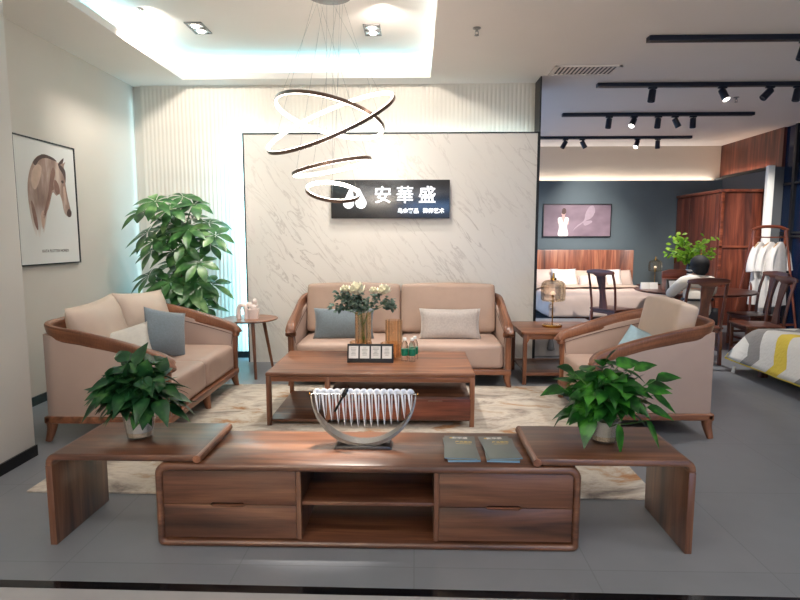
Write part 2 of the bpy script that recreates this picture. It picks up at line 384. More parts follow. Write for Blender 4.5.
    def build(s, name, mat, parent=None, sharp=38):
        me = bpy.data.meshes.new(name); me.from_pydata(s.v, [], s.f)
        mats = mat if isinstance(mat, (list, tuple)) else [mat]
        for q in mats: me.materials.append(M[q] if isinstance(q, str) else q)
        me.polygons.foreach_set('material_index', s.mi)
        if s.uv:
            l = me.uv_layers.new(name='UVMap')
            for lp in me.loops: l.data[lp.index].uv = s.uv[lp.vertex_index]
        me.update(); me.shade_smooth()
        if sharp: me.set_sharp_from_angle(angle=R(sharp))
        o = bpy.data.objects.new(name, me); C.objects.link(o)
        if parent: o.parent = parent
        return o

def tag(o, label=None, cat=None, group=None, kind=None):
    if label: o['label'] = label
    if cat: o['category'] = cat
    if group: o['group'] = group
    if kind: o['kind'] = kind
    return o
def thing(name, label, cat, loc, rz=0, group=None):
    o = bpy.data.objects.new(name, None); C.objects.link(o); o.location = loc; o.rotation_euler = (0, 0, rz)
    o.empty_display_size = .1
    return tag(o, label, cat, group)
def struct(o): o['kind'] = 'structure'; return o
def copy_tree(o, parent=None, kids=None):
    c = o.copy(); C.objects.link(c)
    if parent: c.parent = parent
    for ch in [x for x in C.objects if x.parent == o]: copy_tree(ch, c)
    return c
def T(x, y, z, rx=0, ry=0, rz=0, sx=1, sy=1, sz=1):
    return Matrix.Translation((x, y, z)) @ Euler((rx, ry, rz)).to_matrix().to_4x4() @ Matrix.Diagonal((sx, sy, sz, 1))
def spline(pts, n=8):
    P = [Vector(p) for p in pts]; P = [P[0]*2-P[1]]+P+[P[-1]*2-P[-2]]; out = []
    for i in range(1, len(P)-2):
        for k in range(n):
            t = k/n; a, b, c, d = P[i-1:i+3]
            out.append(.5*((2*b)+(c-a)*t+(2*a-5*b+4*c-d)*t*t+(3*b-a-3*c+d)*t**3))
    out.append(P[-2]); return out
def arc2(cx, cz, r, a0, a1, n=6):
    return [(cx+r*cos(R(a0+(a1-a0)*i/n)), cz+r*sin(R(a0+(a1-a0)*i/n))) for i in range(n+1)]
def text_mb(body, size, ext=.001, bold=0, align='CENTER'):
    """lettering as mesh in the XZ plane facing -Y, centred"""
    cu = bpy.data.curves.new('t', 'FONT'); cu.body = body; cu.size = size; cu.extrude = ext; cu.offset = bold
    cu.align_x = align; cu.align_y = 'CENTER'; cu.resolution_u = 3
    o = bpy.data.objects.new('t', cu); C.objects.link(o); bpy.context.view_layer.update()
    me = bpy.data.meshes.new_from_object(o.evaluated_get(bpy.context.evaluated_depsgraph_get()))
    mb = MB(); mb.add([(v.co.x, -v.co.z, v.co.y) for v in me.vertices], [tuple(p.vertices) for p in me.polygons])
    bpy.data.objects.remove(o); bpy.data.meshes.remove(me); bpy.data.curves.remove(cu); return mb
def merge(dst, src, M4=None):
    return dst.add([(M4 @ Vector(v)) if M4 else v for v in src.v], src.f)
def skin(verts, edges, radii, sub=2):
    me = bpy.data.meshes.new('s'); me.from_pydata(verts, edges, []); o = bpy.data.objects.new('s', me); C.objects.link(o)
    o.modifiers.new('k', 'SKIN'); bpy.context.view_layer.update()
    for i, d in enumerate(me.skin_vertices[0].data):
        q = radii[i]; d.radius = q if isinstance(q, tuple) else (q, q); d.use_root = (i == 0)
    o.modifiers.new('u', 'SUBSURF').levels = sub
    bpy.context.view_layer.update()
    e = bpy.data.meshes.new_from_object(o.evaluated_get(bpy.context.evaluated_depsgraph_get()))
    mb = MB(); mb.add([tuple(v.co) for v in e.vertices], [tuple(p.vertices) for p in e.polygons])
    bpy.data.objects.remove(o); bpy.data.meshes.remove(e); bpy.data.meshes.remove(me); return mb

# ------------------------------------------------------------------ the room
CZ = 3.3
struct(MB().prism([(-4, 2.277), (8, 2.166), (8, 12), (-4, 12)], 'Z', -.1, 0).build('floor', 'floor'))
struct(MB().prism([(-4, -4.1), (8, -4.1), (8, 2.116), (-4, 2.228)], 'Z', -.1, 0).build('floor', 'floor2'))
struct(MB().prism([(-4, 2.228), (8, 2.116), (8, 2.166), (-4, 2.277)], 'Z', -.1, .002).build('trim_1', 'blackgloss'))
# dropped ceiling with a raised tray
tx0, tx1, ty0, ty1 = -2.68, .17, 2.2, 6.6
cb = MB()
cb.box(-4, tx0, -4, 12, CZ, CZ+.07); cb.box(tx1, 8, -4, 12, CZ, CZ+.07)
cb.box(tx0, tx1, -4, ty0, CZ, CZ+.07); cb.box(tx0, tx1, ty1, 12, CZ, CZ+.07)
g = .2; TZ = 3.56
cb.box(tx0-g, tx1+g, ty0-g, ty1+g, TZ, TZ+.05)
cb.box(tx0-g-.04, tx0-g, ty0-g, ty1+g, CZ+.06, TZ+.05); cb.box(tx1+g, tx1+g+.04, ty0-g, ty1+g, CZ+.06, TZ+.05)
cb.box(tx0-g, tx1+g, ty1+g, ty1+g+.04, CZ+.06, TZ+.05); cb.box(tx0-g, tx1+g, ty0-g-.04, ty0-g, CZ+.06, TZ+.05)
struct(cb.build('ceiling', 'ceil'))
# left side
struct(MB().box(-3.6, -3.4, 3.66, 7.1, 0, CZ).build('wall_left', 'wallL'))
struct(MB().box(-3.6, -2.61, -4, 3.66, 0, CZ, .01).build('wall_pillar', 'pillar'))
struct(MB().box(-3.4, -3.385, 3.66, 6.9, 0, .08).build('baseboard_left', 'blackgloss'))
struct(MB().box(-2.61, -2.597, -4, 3.66, 0, .075).build('baseboard_pillar', 'blackgloss'))
# fluted back wall
fl = MB(); x = -3.3; pr = []
while x < 1.4:
    for q, dpt in ((0, 0), (.008, .0028), (.02, .004), (.032, .0028), (.040, 0)): pr.append((x+q, 6.86-dpt))
    x += .049
pr = [(-3.3, 6.9)]+pr+[(1.41, 6.86), (1.41, 6.9)]
fl.prism(pr, 'Z', 0, CZ)
struct(fl.build('wall_back', 'flute', sharp=20))
struct(MB().box(-3.6, 1.42, 6.9, 7.12, 0, CZ).build('wall_back_core', 'wallL'))
struct(MB().box(1.41, 1.425, 6.58, 7.13, 0, CZ).build('trim_2', 'black'))
struct(MB().box(-3.3, 1.41, 6.835, 6.85, 0, .08).build('baseboard_back', 'blackgloss'))
# marble feature wall with its black edge
struct(MB().box(-1.99, 1.40, 6.6, 6.67, 0, 2.68).build('wall_marble', 'marble'))
tb = MB(); tb.box(-2.002, -1.988, 6.592, 6.672, 0, 2.695); tb.box(1.398, 1.412, 6.592, 6.672, 0, 2.695); tb.box(-2.002, 1.412, 6.592, 6.672, 2.68, 2.695)
struct(tb.build('trim_3', 'black'))
# bedroom end
struct(MB().box(1.0, 6.1, 11.2, 11.6, 0, 2.6).build('wall_bedroom', 'blue_wall'))
struct(MB().box(1.0, 6.2, 11.5, 11.62, 2.6, CZ).build('wall_bedroom_upper', 'beige_fascia'))
struct(MB().box(5.95, 6.15, 9.60, 11.5, 0, 2.66).build('wall_right', 'grey_wall'))
struct(MB().box(6.05, 6.2, 9.6, 11.5, 2.66, CZ).build('wall_right_upper', 'wardZ'))
struct(MB().box(5.93, 5.96, 9.83, 11.2, 2.62, 2.68).build('trim_4', 'black'))
struct(MB().box(6.1, 6.2, -4, 9.62, 0, CZ).build('wall_glass', 'navy'))
wf = MB()
for z in (1.5, 1.56, 2.35): wf.box(6.06, 6.1, 2, 9.55, z, z+.035)
for y in (9.3, 7.6, 5.9): wf.box(6.05, 6.1, y-.03, y+.03, 0, 3.3)
struct(wf.build('window_1', 'black'))
struct(MB().box(5.72, 5.83, 9.40, 9.48, 0, 2.66, .01).build('trim_5', 'whitepaint'))
# unseen walls added behind the camera to shape the sign's reflection
struct(MB().box(-4, -.3, -4.1, -4, 0, CZ).build('wall_reflection_beige', 'flute'))
struct(MB().box(-.3, 8, -4.1, -4, 1.95, CZ).build('wall_reflection_bulkhead', 'blue_wall'))
struct(MB().box(-.3, .6, -4.1, -4, 0, 1.95).build('wall_reflection_pier', 'blue_wall'))

# lined-up things on the ceiling
def spot_light(name, loc, tgt, power, size=70, col=(1, .93, .84), rad=.05, blend=1.0):
    l = bpy.data.lights.new(name, 'SPOT'); l.energy = power; l.spot_size = R(size); l.spot_blend = blend; l.color = col; l.shadow_soft_size = rad
    o = bpy.data.objects.new(name, l); C.objects.link(o); o.location = loc
    o.rotation_euler = (Vector(tgt)-Vector(loc)).to_track_quat('-Z', 'Y').to_euler(); return o
def area_light(name, loc, rot, sx, sy, power, col):
    l = bpy.data.lights.new(name, 'AREA'); l.shape = 'RECTANGLE'; l.size = sx; l.size_y = sy; l.energy = power; l.color = col
    o = bpy.data.objects.new(name, l); C.objects.link(o); o.location = loc; o.rotation_euler = rot; return o

def downlight(x, y, z, label):
    t = thing('ceiling_downlight', label, 'ceiling light', (x, y, z), R(90), 'twin downlights in the raised ceiling')
    f = MB()
    f.box(-.15, .15, -.085, -.072, -.012, .0); f.box(-.15, .15, .072, .085, -.012, 0); f.box(-.15, -.137, -.085, .085, -.012, 0); f.box(.137, .15, -.085, .085, -.012, 0); f.box(-.006, .006, -.075, .075, -.012, 0)
    f.build('frame', 'metal', t)
    for s in (-1, 1):
        b = MB(); b.lathe([(.055, -.002), (.064, -.010), (.058, -.014), (.044, -.008)], 20, (s*.07, 0, 0)); rr = b.build('reflector_ring', 'chrome', t)
        MB().lathe([(.04, -.008), (.036, -.02), (.0001, -.022)], 18, (s*.07, 0, 0)).build('lamp_lens', 'lens', rr)
    return t
downlight(-2.15, 5.75, TZ, 'square twin downlight at the left of the raised ceiling')
downlight(-.43, 5.85, TZ, 'square twin downlight right of the hanging ring chandelier')
def sprinkler(x, y, z, label):
    t = thing('fire_sprinkler', label, 'sprinkler', (x, y, z), 0, 'ceiling sprinklers')
    MB().lathe([(.035, 0), (.035, -.006), (.012, -.012), (.01, -.03), (.0001, -.03)], 14).build('escutcheon', 'metal', t)
    b = MB(); b.tube([(-.012, 0, -.028), (-.014, 0, -.05), (0, 0, -.062)], .003, 6); b.tube([(.012, 0, -.028), (.014, 0, -.05), (0, 0, -.062)], .003, 6); b.lathe([(.02, -.06), (.02, -.064), (.0001, -.066)], 12)
    b.build('deflector', 'metal', t)
sprinkler(-2.5, 5.28, TZ, 'small sprinkler head at the left edge of the raised ceiling')
sprinkler(.53, 5.1, CZ, 'small sprinkler head on the flat ceiling right of the cove')
sprinkler(4.15, 7.6, CZ, 'small sprinkler head between the black ceiling tracks')
# vent
t = thing('air_vent', 'white slatted air vent in the flat ceiling above the marble wall', 'air vent', (1.83, 6.36, CZ))
f = MB(); f.box(-.35, .35, -.17, -.145, -.012, 0); f.box(-.35, .35, .145, .17, -.012, 0); f.box(-.35, -.325, -.17, .17, -.012, 0); f.box(.325, .35, -.17, .17, -.012, 0); f.build('frame', 'ceil', t)
f = MB()
for i in range(15): f.box(-.315+i*.045-.011, -.315+i*.045+.011, -.145, .145, -.010, -.007)
f.build('slats', 'ceil', t); MB().box(-.325, .325, -.145, .145, -.002, 0).build('duct_shade_sheet', 'black', t)  # black sheet stands in for the shade of the duct behind the slats

# light tracks
TR = [(2.1, 7.5, 5.35, [(3.5, .25, 0)], 'nearest black ceiling track, cut off by the top right corner'),
      (2.14, 7.5, 6.9, [(2.79, .1, 0), (3.60, -.25, 1), (4.15, .75, 0), (4.47, .15, 0)], 'second black ceiling track, long, with four spotlights'),
      (2.15, 4.9, 8.5, [(2.83, .1, 0), (3.19, .5, 1), (3.54, .1, 0), (3.78, -.5, 0), (4.04, .0, 0)], 'third black ceiling track, with five spotlights'),
      (2.1, 4.93, 10.4, [(2.70, .5, 0), (3.0, -.5, 0), (3.98, .45, 1), (4.34, 0, 0)], 'farthest black ceiling track, short, beside the bedroom wall')]
desc = {0: 'nearest', 1: 'second', 2: 'third', 3: 'farthest'}
ordn = ['leftmost', 'second from left', 'third from left', 'fourth from left', 'rightmost']
for ti, (xa, xb, yy, heads, lab) in enumerate(TR):
    t = thing('ceiling_track', lab, 'light track', ((xa+xb)/2, yy, CZ), 0, 'black lighting tracks on the ceiling')
    L = xb-xa
    MB().prism([(-L/2, -.04), (L/2, -.04), (L/2, .04), (-L/2+.0, .04)], 'Z', -.045, 0, .003).build('rail', 'track', t)
    MB().box(-L/2+.02, L/2-.02, -.012, .012, -.047, -.044).build('power_slot', 'black', t)
    for hi, (hx, tilt, lit) in enumerate(heads):
        n_ = len(heads)
        pos = 'only' if n_ == 1 else ('leftmost' if hi == 0 else ('rightmost' if hi == n_-1 else ordn[hi]))
        h = thing('track_spotlight', f'{"lit " if lit else ""}black cylinder spotlight, {pos} on the {desc[ti]} ceiling track', 'spotlight', (hx, yy, CZ-.047), 0, 'black track spotlights')
        b = MB(); b.box(-.05, .05, -.016, .016, -.02, 0, .003); b.tube([(0, 0, -.02), (0, 0, -.055)], .008, 8); b.build('mount', 'track', h)
        Q = T(0, 0, -.05, 0 if not lit else R(-24), tilt, 0)
        b = MB(); c = MB().lathe([(.0001, .02), (.036, .02), (.04, .014), (.042, -.115), (.038, -.12), (.036, -.108), (.0001, -.105)], 20); merge(b, c, Q); b.build('lamp_body', 'track', h)
        if lit:
            b = MB(); c = MB().lathe([(.038, -.112), (.038, -.121), (.0001, -.123)], 18); merge(b, c, Q); b.build('lamp_lens', 'lens', h)

# ------------------------------------------------------------------ chandelier
ch = thing('ring_chandelier', 'hanging chandelier of four tilted glowing rings', 'chandelier', (-.73, 4.85, TZ))
MB().lathe([(.0001, 0), (.19, 0), (.19, -.035), (.18, -.04), (.0001, -.042)], 36, (0, .12, 0)).build('ceiling_plate', 'bronze', ch)
view = Vector((-.71, 4.8, .75)).normalized()
def ring(cx, cz, ang, r, b_ratio, near_up, idx):
    """a flat ring tilted in space"""
    cen = Vector((cx+.73, 4.8-4.85, cz-TZ)); a = R(ang)
    rt = Vector((cos(R(8.5)), sin(R(8.5)), 0)); up = rt.cross(Vector((-.148, .989, .16)).normalized()); up.normalize(); fw = up.cross(rt)
    Mx = (rt*cos(a)+up*sin(a)).normalized(); pm = (-rt*sin(a)+up*cos(a)).normalized()
    s = b_ratio; c = math.sqrt(1-s*s)
    Nn = pm*s+(-fw if near_up else fw)*c      # vector to the upper extreme
    nr = Mx.cross(Nn).normalized()
    seg = 72; body = MB(); led = MB(); hh = .014; th = .006
    pb = []; pl = []
    for k in range(seg):
        w = 2*pi*k/seg; d = Mx*cos(w)+Nn*sin(w)
        pb += [cen+d*(r+th)+nr*hh, cen+d*(r+th)-nr*hh, cen+d*r-nr*hh, cen+d*r+nr*hh]
        pl += [cen+d*(r-.0005)+nr*(hh*1.12), cen+d*(r-.0005)-nr*(hh*1.12), cen+d*(r-.012)-nr*hh, cen+d*(r-.012)+nr*hh]
    fs = [(k*4+j, k*4+(j+1) % 4, ((k+1) % seg)*4+(j+1) % 4, ((k+1) % seg)*4+j) for k in range(seg) for j in range(4)]
    o = body.add(pb, fs).build('ring', 'bronze', ch); led.add(pl, fs).build('light_strip', 'led', o)
    wires = MB()
    for w in (.5, 2.6, 4.7):
        p = cen+(Mx*cos(w)+Nn*sin(w))*(r+.004); q = Vector((.12*cos(w+idx), .12+.12*sin(w+idx), -.04))
        wires.tube([p, q], .0011, 5)
    wires.build('suspension_wire', 'metal', ch)
ring(-.713, 2.495, -14, .46, .27, True, 0)
ring(-.713, 2.456, 24, .575, .21, False, 1)
ring(-.701, 2.085, 12, .335, .15, True, 2)
ring(-.696, 1.882, -6, .226, .26, False, 3)

# ------------------------------------------------------------------ shop sign
sg = thing('shop_sign', 'dark mirrored shop sign with white lettering on the marble wall', 'sign', (-.287, 6.555, 1.935))
MB().box(-.685, .685, -.012, .0, -.22, .22, .003).build('mirror_panel', 'mirror', sg)
MB().box(-.67, .67, .0, .035, -.2, .2).build('backing_box', 'black', sg)
for i, chh in enumerate('安華盛'):
    b = MB(); merge(b, text_mb(chh, .205, .006, .002), T((-.085, .17, .425)[i], -.02, .035)); b.build('character', 'signglow', sg, None)
b = MB(); merge(b, text_mb('乌金奢品', .062, .004, .0012), T(.207, -.018, -.137)); merge(b, text_mb('榫卯艺术', .062, .004, .0012), T(.50, -.018, -.137)); b.build('small_lettering', 'signglow', sg, None)
b = MB()
for s in (-1, 1):
    cx = -.41+s*.072
    b.prism([(cx+.062*cos(R(a)), -.045+.062*sin(R(a))) for a in range(0, 360, 15)], 'Y', -.022, -.012)
    b.prism([(cx-s*.05, -.03), (cx+s*.055, -.02), (cx+s*.02, .05), (cx-s*.015, .12), (cx-s*.04, .125), (cx-s*.055, .05)], 'Y', -.021, -.012)
b.build('emblem', 'signglow', sg)

# ------------------------------------------------------------------ horse picture
pc = thing('framed_picture', 'tall framed horse head print on the left wall', 'picture', (-3.398, 5.143, 1.807), R(90))
w, h = .435, .562
b = MB(); b.box(-w, -w+.012, -.03, 0, -h, h); b.box(w-.012, w, -.03, 0, -h, h); b.box(-w, w, -.03, 0, h-.012, h); b.box(-w, w, -.03, 0, -h, -h+.012); b.build('frame', 'black', pc)
MB().box(-w+.01, w-.01, -.02, -.004, -h+.01, h-.01).build('print_sheet', 'paper', pc)
def uvp(l):
    out = []; n = len(l)
    for i in range(n):
        a, b_, c, d = l[i-1], l[i], l[(i+1) % n], l[(i+2) % n]
        for k in range(4):
            t_ = k/4; out.append(tuple(.5*((2*b_[q])+(c[q]-a[q])*t_+(2*a[q]-5*b_[q]+4*c[q]-d[q])*t_*t_+(3*b_[q]-a[q]-3*c[q]+d[q])*t_**3) for q in (0, 1)))
    return [(-w+2*w*u, h-2*h*v) for u, v in out]
neck = [(.44, .118), (.52, .112), (.62, .125), (.70, .155), (.77, .125), (.80, .11), (.79, .15), (.83, .135), (.80, .175), (.81, .24), (.81, .32), (.83, .42), (.86, .5), (.88, .57), (.85, .595), (.79, .59), (.75, .55), (.73, .47), (.69, .41), (.64, .43), (.58, .405), (.54, .46), (.50, .53), (.46, .58), (.43, .66), (.39, .74), (.36, .69), (.32, .78), (.29, .72), (.27, .77), (.22, .66), (.19, .52), (.19, .38), (.23, .27), (.30, .18), (.37, .135)]
b = MB(); b.prism(uvp(neck), 'Y', -.0212, -.0202); ho = b.build('horse_drawing', 'horse', pc)
MB().prism(uvp([(.30, .18), (.44, .112), (.6, .118), (.68, .145), (.6, .14), (.5, .135), (.4, .16), (.33, .21)]), 'Y', -.0220, -.0212).build('dark_mark', 'horse_dark', ho)
MB().prism(uvp([(.70, .16), (.77, .18), (.82, .22), (.81, .31), (.78, .25), (.72, .2)]), 'Y', -.0220, -.0212).build('dark_mark', 'horse_dark', ho)
MB().prism(uvp([(.84, .53), (.885, .555), (.87, .595), (.82, .6), (.80, .57)]), 'Y', -.0220, -.0212).build('dark_mark', 'horse_dark', ho)
MB().prism(uvp([(.735, .30), (.765, .295), (.78, .31), (.75, .32)]), 'Y', -.0220, -.0212).build('dark_mark', 'horse_dark', ho)
MB().prism(uvp([(.71, .155), (.80, .105), (.785, .14), (.74, .165)]), 'Y', -.0220, -.0212).build('dark_mark', 'horse_dark', ho)
MB().prism(uvp([(.56, .26), (.61, .2), (.64, .24), (.60, .33), (.60, .38), (.56, .4), (.50, .5), (.42, .62), (.40, .6), (.5, .42)]), 'Y', -.0216, -.0210).build('shading', 'horse_mid', ho)
MB().prism(uvp([(.22, .5), (.26, .52), (.3, .64), (.3, .72), (.25, .66)]), 'Y', -.0216, -.0210).build('shading', 'horse_mid', ho)
MB().prism(uvp([(.62, .3), (.68, .33), (.7, .40), (.65, .42), (.61, .38)]), 'Y', -.0216, -.0210).build('shading', 'horse_mid', ho)
MB().prism(uvp([(.27, .26), (.36, .2), (.42, .22), (.38, .32), (.30, .4), (.25, .36)]), 'Y', -.0216, -.0210).build('highlight', 'horse_pale', ho)
MB().prism(uvp([(.76, .36), (.79, .35), (.81, .45), (.80, .50), (.77, .46)]), 'Y', -.0216, -.0210).build('highlight', 'horse_pale', ho)
MB().prism(uvp([(.36, .6), (.41, .56), (.42, .64), (.38, .71)]), 'Y', -.0216, -.0210).build('highlight', 'horse_pale', ho)
b = MB(); merge(b, text_mb('KATA PLOTTER NOREO', .036, .0003, .0006), T(.06, -.0208, -h+.125)); b.build('caption', 'darkink', pc, None)

# ------------------------------------------------------------------ bedroom picture
pc = thing('wall_painting', 'wide mauve painting of a woman in a white dress on the blue wall', 'picture', (3.173, 11.198, 1.832))
w, h = .665, .322
b = MB(); b.box(-w, -w+.016, -.04, 0, -h, h); b.box(w-.016, w, -.04, 0, -h, h); b.box(-w, w, -.04, 0, h-.016, h); b.box(-w, w, -.04, 0, -h, -h+.016); b.build('frame', 'black', pc)
MB().box(-w+.01, w-.01, -.028, -.004, -h+.01, h-.01).build('canvas', 'mauve', pc)
b = MB()
b.prism(uvp([(.27, .3), (.29, .2), (.32, .2), (.335, .28), (.32, .34), (.33, .40), (.37, .46), (.38, .6), (.36, .62), (.24, .62), (.22, .5), (.26, .41), (.285, .37)]), 'Y', -.0295, -.028); fg = b.build('painted_woman', 'figskin', pc)
b = MB(); b.prism(uvp([(.22, .44), (.27, .41), (.30, .58), (.33, .41), (.38, .44), (.36, .6), (.355, .72), (.37, .96), (.23, .96), (.24, .72), (.235, .6)]), 'Y', -.0305, -.0292); b.build('white_dress', 'paper', fg)
b = MB(); b.prism(uvp([(.275, .28), (.28, .17), (.3, .13), (.33, .15), (.34, .24), (.32, .31), (.29, .31)]), 'Y', -.0305, -.0292); b.build('painted_hair', 'horse_dark', fg)
b = MB(); b.prism(uvp([(.62, .3), (.67, .1), (.73, .06), (.76, .2), (.74, .34), (.7, .44), (.64, .5), (.56, .62), (.48, .74), (.44, .82), (.5, .66), (.6, .5)]), 'Y', -.0292, -.028)
b.prism(uvp([(.6, .55), (.7, .5), (.72, .56), (.62, .66)]), 'Y', -.0292, -.028); b.build('smoke_swirl', 'smoke', pc)

# ------------------------------------------------------------------ rug
b = MB(); b.box(-1.84, 1.84, -1.22, 1.22, 0, .012, .004)
o = b.build('area_rug', 'rug'); o.location = (-.44, 4.31, .001); tag(o, 'cream and tan abstract patterned rug under the coffee table', 'rug')

# ------------------------------------------------------------------ sofas
def rail_section(w, h):
    return [(w/2*math.copysign(abs(cos(a))**.55, cos(a)), h/2*math.copysign(abs(sin(a))**.55, sin(a))) for a in [2*pi*k/16 for k in range(16)]]
def make_sofa(name, label, cat, loc, rz, W, D, n, dims, seat_mat='leather', back_mat='cushion', group=None):
    t = thing(name, label, cat, loc, rz, group)
    zf, zb = .60, .82
    hw, hd = W/2, D/2
    half = [(-hw+.035, -hd+.012, zf-.075), (-hw+.033, -hd-.014, zf-.045), (-hw+.033, -hd+.018, zf+.0), (-hw+.03, -hd+.10, zf+.03), (-hw+.03, -hd*.25, zf+.10), (-hw+.02, hd*.35, zf+.165), (-hw+.03, hd-.10, zb-.02), (-hw+.12, hd-.015, zb), (-hw+.35, hd, zb+.005)]
    P = spline(half+[(0, hd, zb+.01)]+[(-x, y, z) for x, y, z in half[::-1]], 6)
    n_ = len(P); vs = []; ns = 16
    for i, p in enumerate(P):
        f = min(i, n_-1-i)/(n_/2)
        k = min(1, f/.55)
        ww = .12*(1-k)+.05*k; hh = .052*(1-k)+.12*k
        e = min(i, n_-1-i)
        if e < 5: q_ = (.72, .88, .96, 1, 1)[e]; ww *= q_; hh *= q_
        tn = (P[min(i+1, n_-1)]-P[max(i-1, 0)]); tn.z *= .3 if i > 3 and i < n_-4 else 1; tn.normalize()
        sd = tn.cross(Vector((0, 0, 1)))
        if sd.length < .05: sd = Vector((1, 0, 0))
        sd.normalize(); u = sd.cross(tn).normalized()
        lean = .28*k    # the rail flares outwards towards the back
        out = -sd
        for a, c in rail_section(ww, hh): vs.append(p+sd*a+u*c+out*0+(Vector((p.x, p.y*1.0, 0)).normalized()*lean*c if True else 0))
    fs = [(i*ns+k, i*ns+(k+1) % ns, (i+1)*ns+(k+1) % ns, (i+1)*ns+k) for i in range(n_-1) for k in range(ns)]
    fs += [tuple(range(ns))[::-1], tuple((n_-1)*ns+k for k in range(ns))]
    bm_ = MB().add(vs, fs); ln = 0; bm_.uv = []
    for i in range(n_):
        if i: ln += (P[i]-P[i-1]).length
        bm_.uv += [(ln, .35*abs(k-8)/8) for k in range(ns)]
    bm_.build('arm_rail', 'wU', t, 50)
    # side and back upholstery follow the rail
    def railz(y):
        pts = half; 
        for (a, b_) in zip(pts[1:], pts[2:]):
            if a[1] <= y <= b_[1]: return a[2]+(b_[2]-a[2])*(y-a[1])/(b_[1]-a[1])
        return zb
    for s in (-1, 1):
        ys = [-hd+.03+i*(2*hd-.05)/10 for i in range(11)]
        poly = [(ys[0], .185)]+[(y, railz(y)-.02) for y in ys]+[(ys[-1], .185)]
        x0, x1 = s*(hw-.012), s*(hw-.065)
        MB().prism(poly, 'X', min(x0, x1), max(x0, x1), .008).build('side_panel', 'leather_side', t)
        pts = [(s*(hw-.066), y, railz(y)-.065) for y in ys[:-2]]; pts = [(pts[0][0], ys[0]+.012, .44)]+pts
        MB().tube(pts, .0035, 6).build('piping', 'piping', t)
        b = MB(); b.prism([(-hd-.0, .16), (-hd+.055, .16), (-hd+.05, .35), (-hd+.055, zf+.0), (-hd-.012, zf-.03), (-hd+.0, .35)], 'X', s*hw-(.055 if s > 0 else 0), s*hw+(.055 if s < 0 else 0), .012, 3); b.build('front_post', 'wZ', t)
    MB().box(-hw+.06, hw-.06, hd-.06, hd-.01, .185, zb-.02, .01).build('back_panel', 'leather_side', t)
    b = MB(); b.box(-hw-.004, hw+.004, -hd-.008, -hd+.05, .135, .19, .012, 3); b.box(-hw-.004, hw+.004, hd-.05, hd+.004, .135, .19, .012, 3)
    b.box(-hw-.004, -hw+.05, -hd, hd, .136, .189, .012, 3); b.box(hw-.05, hw+.004, -hd, hd, .136, .189, .012, 3); b.build('base_frame', 'wX' if W > 1.3 else 'wY', t)
    MB().box(-hw+.04, hw-.04, -hd+.04, hd-.04, .15, .185).build('seat_deck', 'black', t)
    legs = [(sx, sy) for sx in (-1, 1) for sy in (-1, 1)]+([(0, -1), (0, 1)] if W > 1.4 else [])
    for sx, sy in legs:
        b = MB(); x = sx*(hw-.035); y = sy*(hd-.035)
        pts = spline([(x, y, .15), (x+sx*.002, y+sy*.002, .10), (x+sx*.012, y+sy*.010, .05), (x+sx*.026, y+sy*.02, 0)], 4)
        b.tube(pts, [.042-.02*i/(len(pts)-1) for i in range(len(pts))], 12); b.build('leg', 'wZ', t)
    iw = (W-.135)
    for i in range(n):
        cx = -iw/2+iw/n*(i+.5)
        MB().cushion(iw/n-.004, D-.13, .255, .045, .018, 12, T(cx, -.045, .185+.1275)).build('seat_cushion', seat_mat, t, None)
    bw = dims['bw']
    for i in range(n):
        cx = -iw/2+iw/n*(i+.5)+dims.get('bx', 0)
        rr = dims.get('rz', [0, 0])[i % 2]
        if dims.get('soft'):
            MB().pillow(bw*1.04, dims['bh'], .27, T(cx, hd-.21, .45+dims['bh']/2, R(-13), R(3 if i else -3), rr), 18, i).build('back_cushion', back_mat, t, None); continue
        MB().cushion(bw, .16, dims['bh'], .035, .022, 12, T(cx, hd-.20, .44+dims['bh']/2+.01, R(-12)+0, 0, rr) @ Matrix.Rotation(0, 4, 'X')).build('back_cushion', back_mat, t, None)
        # swollen front face
    return t
big = make_sofa('three_seat_sofa', 'wide beige leather sofa with walnut arms against the marble wall', 'sofa', (-.155, 5.93, 0), 0, 2.22, .92, 2, dict(bw=1.03, bh=.53))
lef = make_sofa('two_seat_sofa', 'beige two-seat sofa with walnut rail along the left wall', 'sofa', (-2.245, 4.71, 0), R(90), 1.6, .93, 2, dict(bw=.74, bh=.56, rz=[R(5), R(-6)], soft=True), back_mat='cream_cush')
arm = make_sofa('armchair', 'beige leather armchair with walnut rail facing left', 'armchair', (1.785, 4.63, 0), R(-90), 1.06, .88, 1, dict(bw=.66, bh=.54, bx=.06), back_mat='cream_cush')

def throw(label, mat, loc, rot, w, h, tt, seed, group=None):
    o = MB().pillow(w, h, tt, None, 16, seed).build('throw_pillow', mat, None, None)
    o.location = loc; o.rotation_euler = rot; tag(o, label, 'pillow', group); return o
throw('blue-grey lumbar pillow at the left of the wide sofa, behind the flowers', 'blue_fab', (-.74, 5.77, .60), (R(-14), 0, R(0)), .64, .33, .13, 1)
throw('silver-grey lumbar pillow at the right of the wide sofa', 'grey_fab', (.365, 5.77, .60), (R(-14), 0, R(0)), .64, .33, .13, 2)
throw('pale grey pillow leaning low inside the near arm of the left sofa', 'white_fab', (-2.33, 4.22, .61), (R(-32), R(-14), R(22)), .56, .36, .13, 3)
throw('blue-grey pillow at the far arm of the left sofa', 'blue_fab', (-2.19, 4.80, .66), (R(-16), R(14), R(58)), .42, .42, .15, 4)
throw('pale blue pillow on the armchair seat', 'sky_fab', (1.83, 4.56, .575), (R(-40), R(14), R(-52)), .38, .38, .13, 5)

